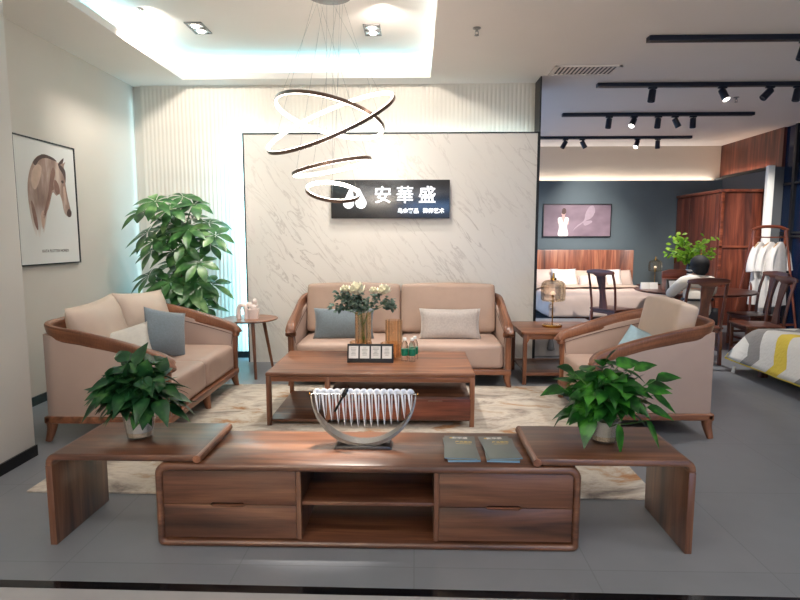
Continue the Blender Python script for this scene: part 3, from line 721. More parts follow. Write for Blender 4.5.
# ------------------------------------------------------------------ coffee table
ct = thing('coffee_table', 'walnut coffee table with open shelf and low drawer box on the rug', 'coffee table', (-.35, 4.70, .013))
hw, hd = .82, .43
b = MB(); b.prism([(-hw, -hd), (hw, -hd), (hw, hd), (-hw, hd)], 'Z', .395, .43, .012, 3); b.build('tabletop', 'wX', ct)
b = MB(); b.box(-hw+.03, hw-.03, -hd+.012, -hd+.032, .355, .396, .003); b.box(-hw+.03, hw-.03, hd-.032, hd-.012, .355, .396, .003); b.box(-hw+.01, -hw+.03, -hd+.03, hd-.03, .355, .396, .003); b.box(hw-.03, hw-.01, -hd+.03, hd-.03, .355, .396, .003); b.build('apron', 'wX', ct)
for sx in (-1, 1):
    for sy in (-1, 1):
        x, y = sx*(hw-.02), sy*(hd-.02)
        MB().prism([(-.018, 0), (.018, 0), (.02, .3), (.02, .395), (-sx*.02+0-sx*.03, .395), (-sx*.02, .33)] if 0 else [(x-.018, 0), (x+.018, 0), (x+.02, .396), (x-.02, .396)], 'Y', y-.018, y+.018, .005).build('leg', 'wZ', ct)
for y in (-hd+.02, hd-.02):
    MB().box(-.355, -.315, y-.018, y+.018, .05, .396, .005).build('divider_post', 'wZ', ct)
for s in (-1, 1):
    MB().prism([(s*hd-s*.04, .20), (s*hd-s*.04, .25), (s*hd-s*.14, .375), (s*hd-s*.17, .375)], 'X', hw-.035, hw-.012, .003).build('corner_brace', 'wZ', ct)
b = MB(); b.box(-hw+.02, -.335, -hd+.02, hd-.02, .028, .05, .003); b.build('lower_shelf', 'dX', ct)
bx = MB(); bx.box(-.33, hw-.035, -hd+.012, hd-.03, .045, .24, .004); bx.build('drawer_box', 'dX', ct)
for i in range(2):
    x0 = -.325+i*.563; dr = MB(); dr.box(x0+.006, x0+.553, -hd+.002, -hd+.014, .06, .225, .003); d_ = dr.build('drawer', 'rX', ct)
    MB().box(x0+.22, x0+.33, -hd-.006, -hd+.003, .205, .213, .002).build('drawer_pull', 'dX', d_)

TT = .013+.43
# card holder
t = thing('card_display', 'black stand holding four white cards on the coffee table', 'display stand', (-.375, 4.66, TT))
b = MB(); b.prism([(-.03, 0), (.05, 0), (.05, .012), (.012, .155), (-.0, .155), (-.03, .02)], 'X', -.195, .195, .002); b.build('stand', 'black', t)
for i in range(4):
    x = -.141+i*.094
    Q = T(x, -.0175, .088, R(-12.5))
    b = MB(); c = MB().box(-.040, .040, -.0015, .0015, -.052, .052); merge(b, c, Q); c_ = b.build('card', 'paper', t)
    b = MB(); rnd = random.Random(i)
    for k in range(6):
        l = .026*(.5+rnd.random()*.5); c = MB().box(-l, l, -.0022, -.0014, .034-k*.012, .038-k*.012); merge(b, c, Q)
    b.build('printed_lines', 'ink', c_)
# bowls
def bowl(x, y, r, h, label):
    o = MB().lathe([(r*.5, 0), (r*.92, .015), (r, h), (r*.93, h), (r*.85, .022), (.0001, .012)], 24, (0, 0, 0), .03, 12).build('glass_bowl', 'amber'); o.location = (x, y, TT); tag(o, label, 'bowl', 'amber glass bowls on the coffee table'); return o
bowl(-.47, 4.80, .095, .15, 'amber glass bowl below the flower vase'); bowl(-.20, 4.80, .095, .14, 'amber glass bowl below the empty glass vase')
def vase(x, y, r, h, label):
    o = MB().lathe([(r*.9, 0), (r, .01), (r, h), (r*.93, h), (r*.93, .02), (.0001, .016)], 48, (0, 0, 0), .05, 12).build('glass_vase', 'amber'); o.location = (x, y, TT); tag(o, label, 'vase', 'amber glass vases on the coffee table'); return o
vase(-.465, 4.98, .07, .385, 'tall ribbed amber glass vase holding white roses'); vase(-.19, 4.98, .072, .315, 'empty ribbed amber glass vase beside the roses')
# bouquet
bq = thing('rose_bouquet', 'cream roses with grey-green eucalyptus in the amber vase', 'flowers', (-.465, 4.98, TT))
rnd = random.Random(3)
st = MB(); lf = MB()
for k in range(16):
    a = rnd.random()*2*pi; rr = rnd.uniform(.08, .25); top = Vector((rr*cos(a)*1.05, rr*sin(a)*.7, rnd.uniform(.42, .58)))
    pts = spline([(cos(a)*.03*-1, sin(a)*-.03, .03), (cos(a)*.03, sin(a)*.03, .34), tuple(top)], 5); st.tube(pts, .0025, 5)
    for q in range(44):
        p = pts[5+q % 6].lerp(top, rnd.random()) if q % 3 else top
        p = p+Vector((rnd.uniform(-.035, .035), rnd.uniform(-.035, .035), rnd.uniform(-.06, .03)))
        if p.z < .40: continue
        d = Vector((rnd.uniform(-1, 1)+.6*cos(a), rnd.uniform(-1, 1), rnd.uniform(-.6, .7)))
        lf.leaf(p, d, (rnd.uniform(-.4, .4), -.6, 1), rnd.uniform(.03, .05), rnd.uniform(.022, .034), .2, .1, 'round', 3)
st.build('stems', 'stem', bq); lf.build('eucalyptus_leaves', 'eucalypt', bq)
for (x, y, z, r) in ((-.045, -.10, .59, .068), (.19, -.06, .58, .055), (-.16, -.02, .585, .04), (.09, .05, .57, .035)):
    b = MB(); b.ball((x, y, z), r*.6, 12)
    for k in range(16):
        a = k*2.4; e = .25+.8*(k/16)
        d = Vector((cos(a)*e, sin(a)*e, 1.1-e)); b.leaf(Vector((x, y, z-r*.35)), d, (-cos(a), -sin(a), .8), r*1.3, r*1.3, -.25, -.25, 'round', 4)
    b.build('rose', 'cream_rose', bq)
# water bottles
for i, (x, y, lab) in enumerate(((-.085, 4.70, 'clear water bottle with green label, leftmost of three'), (-.022, 4.69, 'clear water bottle with green label, right front one of three'), (.0, 4.775, 'clear water bottle with green label, rear right of three'))):
    t = thing('water_bottle', lab, 'bottle', (x, y, TT), 0, 'small water bottles on the coffee table')
    MB().lathe([(.022, 0), (.029, .004), (.030, .03), (.028, .05), (.030, .055), (.030, .13), (.026, .155), (.013, .178), (.012, .186)], 20).build('bottle_body', 'clear', t)
    MB().lathe([(.0305, .052), (.0308, .054), (.0308, .108), (.0305, .11)], 20).build('label_band', 'greenlabel', t)
    MB().lathe([(.0001, .182), (.0155, .182), (.0155, .202), (.014, .204), (.0001, .204)], 16).build('cap', 'white', t)

# ------------------------------------------------------------------ media cabinet
cab = thing('media_cabinet', 'long low walnut media cabinet with drawers and open middle', 'cabinet', (-.23, 2.775, 0))
hw, hd = 1.015, .235; H_ = .42; th = .032
def rr(x0, x1, z0, z1, rt, rb):
    return arc2(x1-rt, z1-rt, rt, 0, 90)+arc2(x0+rt, z1-rt, rt, 90, 180)+arc2(x0+rb, z0+rb, rb, 180, 270)+arc2(x1-rb, z0+rb, rb, 270, 360)
outer = rr(-hw, hw, .0, H_, .055, .03); inner = rr(-hw+th, hw-th, .0+.032, H_-th-.006, .03, .01)
def ringprism(mb, o, i, y0, y1, bev=.006):
    n = len(o); vs = []; Ys = (y0, y0+bev, y1-bev, y1)
    def inset(poly, d, s):
        cx = sum(p[0] for p in poly)/n; cz = sum(p[1] for p in poly)/n; out = []
        for k in range(n):
            a = Vector(poly[k-1]); b_ = Vector(poly[(k+1) % n]); t_ = (b_-a).normalized(); nn = Vector((t_.y, -t_.x))
            out.append((poly[k][0]-nn.x*d*s, poly[k][1]-nn.y*d*s))
        return out
    o2 = inset(o, bev, 1); i2 = inset(i, bev, -1)
    loops = [(i, y1-bev), (i2, y1), (o2, y1), (o, y1-bev), (o, y0+bev), (o2, y0), (i2, y0), (i, y0+bev)]
    for lp, y in loops: vs += [(p[0], y, p[1]) for p in lp]
    m_ = len(loops)
    fs = [(a*n+k, a*n+(k+1) % n, ((a+1) % m_)*n+(k+1) % n, ((a+1) % m_)*n+k) for a in range(m_) for k in range(n)]
    mb.add(vs, fs)
b = MB(); ringprism(b, outer, inner, -hd, hd, .009); b.build('case', 'dX', cab, 50)
for x in (-.325, .335): MB().box(x-.011, x+.011, -hd+.012, hd-.02, .04, H_-th-.004).build('divider', 'dZ', cab)
MB().box(-.314, .324, -hd+.03, hd-.02, .206, .224, .003).build('shelf', 'dX', cab)
MB().box(-hw+th, hw-th, hd-.025, hd-.012, .04, H_-th).build('back_board', 'dX', cab)
for (x0, x1) in ((-hw+th+.003, -.338), (.348, hw-th-.003)):
    xm = (x0+x1)/2-.01; nw = .085; zl = .213
    up = [(x0, .382), (x0, zl+.0015), (xm-nw, zl+.0015), (xm-nw+.012, zl+.011), (xm+nw-.012, zl+.011), (xm+nw, zl+.0015), (x1, zl+.0015), (x1, .382)]
    dn = [(x0, .045), (x1, .045), (x1, zl-.0015), (xm+nw, zl-.0015), (xm+nw-.012, zl-.011), (xm-nw+.012, zl-.011), (xm-nw, zl-.0015), (x0, zl-.0015)]
    for poly in (up, dn):
        d_ = MB().prism(poly, 'Y', -hd+.010, -hd+.03, .0025).build('drawer', 'dX', cab)
        za = zl+.004 if poly is up else zl-.016
        MB().box(xm-nw+.004, xm+nw-.004, -hd+.024, -hd+.031, za, za+.012).build('finger_pull', 'wX', d_)
        za = .25 if poly is up else .06
        MB().box(x0+.02, x1-.02, -hd+.03, hd-.04, za, za+.09).build('drawer_box', 'dX', d_)

def side_table(sgn, loc, label):
    t = thing('side_table', label, 'side table', loc, 0, 'waterfall side tables hooked over the media cabinet ends')
    # x measured outward from the cabinet end; mirrored by sgn
    L = .76; zt = .462; th = .034; r = .05
    o = [(L, .40), (L-th, .40)]
    o += [(L-r+(r-th)*cos(R(a)), zt-r+(r-th)*sin(R(a))) for a in (0, 30, 60, 90)]
    o += [(.07, zt-th), (.055, zt-th-.002), (.044, H_+.012), (.032, H_+.003)]
    o += [(.020, H_+.003), (.006, H_+.008), (.0, H_+.018)]
    o += [(.002, zt-.014), (.012, zt-.004), (.03, zt)]
    o += [(L-r+r*cos(R(a)), zt-r+r*sin(R(a))) for a in (90, 67, 45, 22, 0)]
    o = [(sgn*x, z) for x, z in o]
    MB().prism(o, 'Y', -.235, .235, .008, 3).build('waterfall_top', 'wY' if 0 else 'dX', t)
    xs = sorted((sgn*.02, sgn*.05)); 
    MB().tube([(sgn*.022, -.236, zt-.02), (sgn*.022, .236, zt-.02)], .019, 16).build('rolled_edge', 'wY', t)
    xs = sorted((sgn*(L-th), sgn*L))
    MB().box(xs[0], xs[1], -.235, .235, 0, .402, .004).build('leg_panel', 'dZ', t)
    return t
side_table(-1, (-1.015, 2.775, 0), 'walnut waterfall side table at the left end of the media cabinet')
side_table(1, (.555, 2.775, 0), 'walnut waterfall side table at the right end of the media cabinet')

# ------------------------------------------------------------------ potted pothos
def pothos(loc, label, mat, seed, rx, rzh, nleaf, L):
    t = thing('potted_pothos', label, 'potted plant', loc, 0, 'leafy green plants in glass pots on the side tables')
    b = MB(); b.lathe([(.054, 0), (.062, .004), (.080, .12), (.083, .135), (.078, .135), (.073, .12), (.057, .012), (.0001, .010)], 32); b.build('glass_pot', 'clear', t)
    MB().lathe([(.0001, .012), (.0555, .012), (.060, .035), (.0001, .036)], 24).build('pebbles', 'pebble', t)
    MB().lathe([(.0001, .036), (.060, .036), (.071, .115), (.0001, .117)], 24).build('inner_liner', 'white_fab', t)
    rnd = random.Random(seed); st = MB(); lf = MB(); lf2 = MB()
    for k in range(nleaf):
        a = rnd.random()*2*pi; el = rnd.uniform(-.25, 1.0)**1 
        e = math.asin(max(-.5, min(1, el)))
        rad = rnd.uniform(.35, 1)
        p = Vector((rx*rad*cos(e)*cos(a), rx*.8*rad*cos(e)*sin(a), .20+rzh*rad*sin(e)))
        if p.z < .12 and abs(p.x) < .05: continue
        if k % 2 == 0: st.tube(spline([(cos(a)*.02, sin(a)*.02, .08), (p.x*.4, p.y*.4, .16+max(0, p.z-.16)*.7), tuple(p)], 4), .0022, 5)
        d = Vector((cos(a)*cos(e)+rnd.uniform(-.5, .5), sin(a)*cos(e)+rnd.uniform(-.5, .5), .35*sin(e)+rnd.uniform(-.5, .35)))
        nn = Vector((cos(a)*.7+rnd.uniform(-.4, .4), sin(a)*.7+rnd.uniform(-.4, .4), 1))
        (lf).leaf(p-d.normalized()*.02, d, nn, L*rnd.uniform(.75, 1.2), L*rnd.uniform(.5, .72), rnd.uniform(.05, .55), rnd.uniform(.05, .3), 'heart', 6)
    st.build('stems', 'stem', t); lf.build('foliage', mat, t, None)
    return t
pothos((-1.425, 2.78, .462), 'dense dark green pothos in a glass pot on the left side table', 'pothosB', 5, .185, .235, 210, .125)
t = pothos((.965, 2.79, .462), 'bright green spreading pothos in a glass pot on the right side table', 'pothos', 11, .185, .23, 170, .125)
st = MB(); lf = MB()
for (x, y, z, dx, dz) in ((.19, -.03, .27, 1, .2), (.25, .0, .32, 1, .4), (.15, .03, .36, .8, .5), (.18, -.08, .2, .9, -.2), (.24, 0, .24, .9, -.5), (.21, .02, .29, 1, .1), (-.21, 0, .27, -1, 0), (-.17, -.05, .36, -.7, .5), (.17, -.1, .14, .5, -.9), (.02, -.13, .13, .1, -1)):
    st.tube(spline([(0, 0, .09), (x*.5, y*.5, z*.75), (x, y, z)], 4), .0024, 5); lf.leaf((x, y, z), (dx, -.2, dz), (-dz*.5, -.5, 1), .13, .075, .25, .15, 'heart', 6)
st.build('trailing_stems', 'stem', t); lf.build('trailing_leaves', 'pothos', t, None)

# ------------------------------------------------------------------ wave sculpture
sk = thing('kinetic_sculpture', 'crescent steel sculpture with row of hanging metal blades on the cabinet', 'sculpture', (-.262, 2.80, H_))
b = MB(); b.prism([(-.15, 0), (.15, 0), (.135, .016), (-.135, .016)], 'Y', -.06, .06, .002); b.build('base_plate', 'dmetal', sk)
zc = .285; Rr = .268; seg = 60; vs = []
for k in range(seg+1):
    a = R(183+174*k/seg); hwid = .012+.030*sin(pi*k/seg)**.8; tk = .003+.006*sin(pi*k/seg)
    for rr_, yy in ((Rr+tk, -hwid), (Rr+tk, hwid), (Rr-tk, hwid), (Rr-tk, -hwid)): vs.append((rr_*cos(a), yy, zc+rr_*sin(a)))
fs = [(k*4+j, k*4+(j+1) % 4, (k+1)*4+(j+1) % 4, (k+1)*4+j) for k in range(seg) for j in range(4)]+[(3, 2, 1, 0), tuple(seg*4+j for j in range(4))]
MB().add(vs, fs).build('crescent_band', 'metal', sk)
MB().tube([(-.272, 0, zc-.012), (.272, 0, zc-.012)], .003, 8).build('rod', 'chrome', sk)
for s in (-1, 1): MB().ball((s*.278, 0, zc-.012), .006, 10).build('rod_cap', 'brass', sk)
nb = 15
for k in range(nb):
    x = -.238+.476*k/(nb-1); Lb = .05+.125*math.sqrt(max(0, 1-(x/.262)**2)); z0 = zc-.008
    b = MB(); b.prism([(x-.013, z0+.004), (x-.001, z0+.004), (x+.004, z0-Lb*.45), (x+.009, z0-Lb), (x+.0045, z0-Lb*.93), (x-.006, z0-Lb*.45)], 'Y', -.020, -.016, .001)
    b.prism([(x+.005, z0+.004), (x+.013, z0+.004), (x+.0125, z0-Lb*.5), (x+.009, z0-Lb*.98), (x+.0065, z0-Lb*.5)], 'Y', .006, .010, .001)
    arc_ = [(x+.010*cos(R(a)), -.005+.002*cos(R(a)), z0+.002+.013*sin(R(a))) for a in range(0, 181, 20)]
    b.tube(arc_, .0055, 8, flat=2.4); b.build('hanging_blade', 'blade', sk)
b = MB(); Q = T(-.105, -.05, zc-.02, 0, R(28)); merge(b, MB().box(-.006, .006, -.006, .006, -.08, .055, .002), Q); merge(b, MB().box(-.011, .011, -.009, .009, .012, .052, .003), Q); merge(b, MB().tube([(-.006, 0, .05), (.0, 0, .075), (.008, 0, .05)], .003, 6), Q)
b.build('black_clip', 'blackgloss', sk)

# ------------------------------------------------------------------ brochures
def brochure(x, y, z, rz, label, top, tt):
    t = thing('brochure', label, 'brochure', (x, y, z), rz, 'grey-green brochures on the media cabinet')
    MB().box(-.078, .078, -.15, .15, 0.0005, tt-.0015).build('pages', 'bookblue', t)
    b = MB(); b.box(-.08, .08, -.152, .152, tt-.0015, tt, .0004); cv = b.build('cover', 'booklet', t)
    if top:
        b = MB(); tx = text_mb('安华盛', .028, .0002, .0004); q = MB(); q.add([(v[0], v[2], -v[1]) for v in tx.v], tx.f); merge(b, q, T(.0, .118, tt+.0004))
        b.build('title', 'paper', cv, None)
        b = MB(); tx = text_mb('产品图册', .022, .0002, .0002); q = MB(); q.add([(v[0], v[2], -v[1]) for v in tx.v], tx.f); merge(b, q, T(.02, .062, tt+.0004))
        b.build('gold_print', 'gold', cv, None)
        MB().lathe([(.008, 0), (.008, .0005), (.0001, .0006)], 12, (-.045, .12, tt)).build('gold_emblem', 'gold', cv)
        MB().box(-.02, .055, .036, .039, tt, tt+.0005).build('gold_line', 'gold', cv)
brochure(.235, 2.745, H_, R(2), 'lower grey brochure with blue edges in the left stack', False, .012)
brochure(.232, 2.752, H_+.0125, R(-3), 'upper grey brochure with gold print on the left stack', True, .006)
brochure(.432, 2.745, H_, R(-2), 'lower grey brochure with blue edges in the right stack', False, .012)
brochure(.430, 2.752, H_+.0125, R(5), 'upper grey brochure with gold print on the right stack', True, .006)

# ------------------------------------------------------------------ round table with ceramics
rt = thing('round_side_table', 'small round three-legged walnut table left of the wide sofa', 'side table', (-1.80, 6.02, 0))
MB().lathe([(.0001, .595), (.26, .595), (.295, .606), (.30, .615), (.295, .62), (.0001, .62)], 48).build('tabletop', 'wX', rt)
for a in (295, 50, 172):
    p = Vector((cos(R(a)), sin(R(a)), 0)); MB().tube([p*.17+Vector((0, 0, .596)), p*.285], [.021, .014], 12).build('leg', 'wZ', rt)
b = MB(); 
for a in (295, 50, 172):
    p = Vector((cos(R(a)), sin(R(a)), 0)); b.tube([(0, 0, .575), tuple(p*.18+Vector((0, 0, .575)))], .014, 8)
b.build('cross_brace', 'dX', rt)
t = thing('ceramic_planter', 'white square ceramic pot with knobbly white cactus on round table', 'planter', (-1.745, 5.98, .62))
MB().lathe([(.045, 0), (.058, .10), (.058, .106), (.05, .106), (.048, .095), (.0001, .095)], 24, power=6).build('pot', 'ceramic', t)
b = MB(); b.ball((0, 0, .125), .034, 14, (1, 1, 1.1)); b.ball((-.045, 0, .15), .03, 14, (1.25, .8, 1), (0, R(25), 0)); b.ball((.012, 0, .185), .028, 14, (1, .8, 1.25)); b.ball((.035, .0, .14), .014, 10); b.ball((-.005, .01, .15), .022, 12); b.build('cactus', 'ceramic', t)
o = MB(); o.tube(spline([(-.05, 0, 0), (-.055, 0, .09), (-.03, 0, .145), (.015, 0, .14), (.03, 0, .08), (.035, 0, 0)], 6), [.024]*31, 12); o = o.build('ceramic_arch', 'ceramic'); o.location = (-1.85, 5.95, .62); tag(o, 'small white ceramic arch figurine left of the white cactus pot', 'figurine')

# ------------------------------------------------------------------ end table and lamp
et = thing('end_table', 'square walnut end table between wide sofa and armchair', 'end table', (1.49, 5.97, 0))
b = MB(); b.prism([(-.39, -.37), (.39, -.37), (.41, -.35), (.41, .35), (.39, .37), (-.39, .37), (-.41, .35), (-.41, -.35)], 'Z', .52, .55, .008); b.build('tabletop', 'wX', et)
b = MB(); b.box(-.375, .375, -.35, -.33, .47, .521, .003); b.box(-.375, .375, .33, .35, .47, .521, .003); b.box(-.385, -.365, -.34, .34, .47, .521, .003); b.box(.365, .385, -.34, .34, .47, .521, .003); b.build('apron', 'wX', et)
for sx in (-1, 1):
    for sy in (-1, 1):
        x, y = sx*.37, sy*.335
        MB().prism([(x-.018, 0), (x+.018, 0), (x+.02, .43), (x+(.02 if sx > 0 else .07), .521), (x-(.02 if sx < 0 else .07), .521), (x-.02, .43)], 'Y', y-.019, y+.019, .004).build('leg', 'wZ', et)
for y in (-.335, .335): MB().box(-.36, .36, y-.012, y+.012, .095, .125, .004).build('stretcher', 'wX', et)
MB().box(-.36, .36, -.33, .33, .10, .118, .003).build('lower_shelf', 'dX', et)
def lantern(loc, label, s=1.0):
    t = thing('table_lamp', label, 'lamp', loc, 0, 'amber glass lantern lamps')
    MB().lathe([(.0001, 0), (.098*s, 0), (.1*s, .004), (.1*s, .02), (.095*s, .026), (.03*s, .03), (.0001, .03)], 32).build('base', 'brass', t)
    MB().lathe([(.007, .028), (.007, .30*s), (.013, .302*s), (.013, .33*s), (.0001, .33*s)], 12).build('pole', 'brass', t)
    prof = [(.075, .262), (.105, .266), (.12, .28), (.122, .34), (.12, .42), (.11, .45), (.085, .472), (.03, .482)]
    MB().lathe([(a*s, z*s) for a, z in prof], 48, (0, 0, 0), .018, 16).build('glass_shade', 'amber', t)
    MB().lathe([(.032*s, .48*s), (.03*s, .50*s), (.012*s, .505*s), (.009*s, .55*s), (.0001, .552*s)], 16).build('finial', 'brass', t)
    MB().ball((0, 0, .345*s), .022, 12).build('bulb', 'bulb', t)
lantern((1.465, 5.95, .55), 'amber glass lantern lamp on the end table beside armchair', 1.04)

# ------------------------------------------------------------------ money tree
mt = thing('money_tree', 'tall money tree plant in the corner behind the left sofa', 'potted plant', (-2.62, 6.3, 0))
MB().lathe([(.13, 0), (.16, .01), (.19, .33), (.19, .36), (.17, .36), (.168, .33), (.0001, .32)], 32).build('pot', 'pot', mt)
b = MB()
for k in range(3):
    a0 = k*2.09; b.tube([(.028*cos(a0+i*.5), .028*sin(a0+i*.5), .3+i*.09) for i in range(13)], [.03-.012*i/12 for i in range(13)], 8)
b.build('braided_trunk', 'bark', mt)
rnd = random.Random(21); st = MB(); lf = MB()
heads = [(-.16, 1.88), (.02, 1.95), (.16, 1.86), (-.36, 1.78), (-.34, 1.55), (-.12, 1.72), (.08, 1.70), (.28, 1.66), (.44, 1.52), (.3, 1.42), (-.1, 1.5), (.1, 1.42), (-.28, 1.35), (-.18, 1.2), (.05, 1.22), (.3, 1.22), (-.3, 1.08), (0, 1.02), (.22, 1.02), (.36, .98), (-.12, .9), (.14, .86), (.3, .8), (-.26, .84), (-.02, .7), (.18, .68), (-.2, 1.62), (.2, 1.5), (-.06, 1.34), (.16, .95), (-.05, 1.8), (.0, 1.6), (.15, 1.58), (-.22, 1.45), (0, 1.12), (.12, 1.3), (-.15, 1.0), (.22, .9)]
for i, (x, z) in enumerate(heads):
    y = rnd.uniform(-.38, .18); c0 = Vector((x, y, z)); base = Vector((.02*cos(i), .02*sin(i), min(1.35, max(.5, z-.35))))
    st.tube(spline([tuple(base), tuple(base.lerp(c0, .5)+Vector((0, 0, .1))), tuple(c0)], 4), [.006]*9, 6)
    tilt = Vector((x*.9+rnd.uniform(-.25, .25), y*.8-.45, .9)).normalized()
    ax = tilt.cross(Vector((0, 0, 1))); ax = ax.normalized() if ax.length > .01 else Vector((1, 0, 0)); ay = tilt.cross(ax)
    nl = rnd.choice((6, 7, 7)); ph = rnd.random()*6
    for k in range(nl):
        a = ph+2*pi*k/nl; d = ax*cos(a)+ay*sin(a)+tilt*.10
        lf.leaf(c0+d*.012, d, tilt, rnd.uniform(.20, .27), rnd.uniform(.085, .12), rnd.uniform(.18, .5), .12, 'long', 7)
st.build('branches', 'stem', mt); lf.build('foliage', 'money', mt, None)
MB().box(.16, .21, -.36, -.33, .60, .66, .01).build('red_tag', 'red', mt)

# ------------------------------------------------------------------ bedroom: bed
bed = thing('double_bed', 'double bed with plank headboard and blush bedding at the blue wall', 'bed', (3.18, 10.05, 0))
vs = []; n_ = 24
poly = [(-1.06+2.12*i/n_, .0-.10*(abs(-1+2*i/n_)**6)) for i in range(n_+1)]
poly = [(x, 1.06+y) for x, y in poly]+[(x, 1.11+y) for x, y in poly[::-1]]
MB().prism(poly, 'Z', .12, 1.26, .012).build('headboard', 'plankZ', bed, 30)
b = MB(); b.box(-.95, .95, -1.02, 1.04, .17, .30, .02); b.build('bed_frame', 'bX', bed)
for sx in (-1, 1):
    for y in (-.95, .95): MB().box(sx*.88-.035, sx*.88+.035, y-.035, y+.035, 0, .18, .006).build('leg', 'bZ', bed)
MB().cushion(1.84, 2.02, .26, .05, .01, 10, T(0, 0, .40)).build('mattress', 'linen_white', bed, None)
def drape(x0, x1, y0, y1, ztop, zbot, name, mat, parent, flare=.06, wr=.02, seed=0, foot=True, head=False, thick=.02, n=44):
    """cloth laid over a block, hanging down its sides"""
    mb = MB(); rnd = random.Random(seed); ph = [rnd.random()*6 for _ in range(8)]
    ov = ztop-zbot; vs = []; uv = []
    sx = [x0-ov+(x1-x0+2*ov)*i/n for i in range(n+1)]; sy = [y0-(ov if foot else 0)+(y1-y0+(ov if foot else 0)+(ov if head else 0))*j/n for j in range(n+1)]
    def place(a, b_):
        dx = max(x0-a, 0)-max(a-x1, 0); dy = max(y0-b_, 0)-max(b_-y1, 0)
        d = min(ov, max(abs(dx), abs(dy))) if (dx and dy) else abs(dx)+abs(dy)
        X = min(max(a, x0), x1); Yy = min(max(b_, y0), y1)
        fl_ = flare*(d/ov)**.8 if d > 0 else 0
        w_ = wr*(sin(a*9+ph[0]+b_*3)+sin(b_*11+ph[1]-a*4)+.6*sin(a*21+b_*17+ph[2]))
        r_ = .03*(1-math.exp(-d/.03))
        if d > 0:
            X += -math.copysign(1, dx)*(fl_+r_+w_*.7) if dx else 0; Yy += -math.copysign(1, dy)*(fl_+r_+w_*.7) if dy else 0
            Z = ztop-d+ .5*r_
        else: Z = ztop+w_*.5
        return (X, Yy, Z)
    for a in sx:
        for b_ in sy: vs.append(place(a, b_)); uv.append((b_, a))
    fs = [(i*(n+1)+j, (i+1)*(n+1)+j, (i+1)*(n+1)+j+1, i*(n+1)+j+1) for i in range(n) for j in range(n)]
    mb.add(vs, fs); mb.uv = uv
    o = mb.build(name, mat, parent, None); md = o.modifiers.new('thick', 'SOLIDIFY'); md.thickness = thick; md.offset = 1
    return o
drape(-.92, .92, -1.0, .45, .55, .22, 'duvet', 'linen', bed, .07, .012, 3)
drape(-.93, .93, .15, .62, .60, .36, 'turned_down_blanket', 'linen_tan', bed, .07, .006, 4, foot=False)
def bpil(x, y, z, label, mat, w=.62, h=.40, rx=-28, seed=0):
    o = MB().pillow(w, h, .18, None, 14, seed).build('bed_pillow', mat, None, None); o.location = (x, y, z); o.rotation_euler = (R(rx), 0, R((seed % 3-1)*5)); tag(o, label, 'pillow', 'pillows on the double bed')
bpil(2.48, 10.90, .72, 'blush pillow at the far left of the bed headboard', 'linen', seed=1)
bpil(2.85, 10.72, .72, 'white pillow in front at the left of the bed', 'linen_white', .5, .42, seed=2)
bpil(3.28, 10.86, .70, 'tan pillow at the middle of the bed headboard', 'linen_tan', seed=3)
bpil(3.72, 10.78, .72, 'white pillow seen through the chair back on the bed', 'linen_white', .46, .40, seed=4)
bpil(3.98, 10.9, .70, 'blush pillow at the right end of the bed headboard', 'linen', .46, seed=5)
bpil(3.32, 10.50, .68, 'low blush pillow leaning forward in the middle of the bed', 'linen', .55, .30, -50, seed=6)
# nightstand with lamp
t = thing('nightstand', 'dark wooden nightstand right of the double bed', 'nightstand', (4.62, 10.92, 0))
MB().box(-.24, .24, -.2, .2, .12, .56, .01).build('body', 'bX', t); MB().box(-.26, .26, -.22, .22, .56, .59, .006).build('top', 'bX', t)
for sx in (-1, 1):
    for sy in (-1, 1): MB().box(sx*.21-.02, sx*.21+.02, sy*.17-.02, sy*.17+.02, 0, .12).build('leg', 'bZ', t)
for k in range(2):
    d_ = MB().box(-.22, .22, -.212, -.198, .14+k*.21, .34+k*.21, .003).build('drawer', 'bX', t); MB().ball((0, -.222, .24+k*.21), .012, 10).build('knob', 'brass', d_)
lantern((4.60, 10.85, .59), 'amber glass lantern lamp on the nightstand by the bed', 1.0)

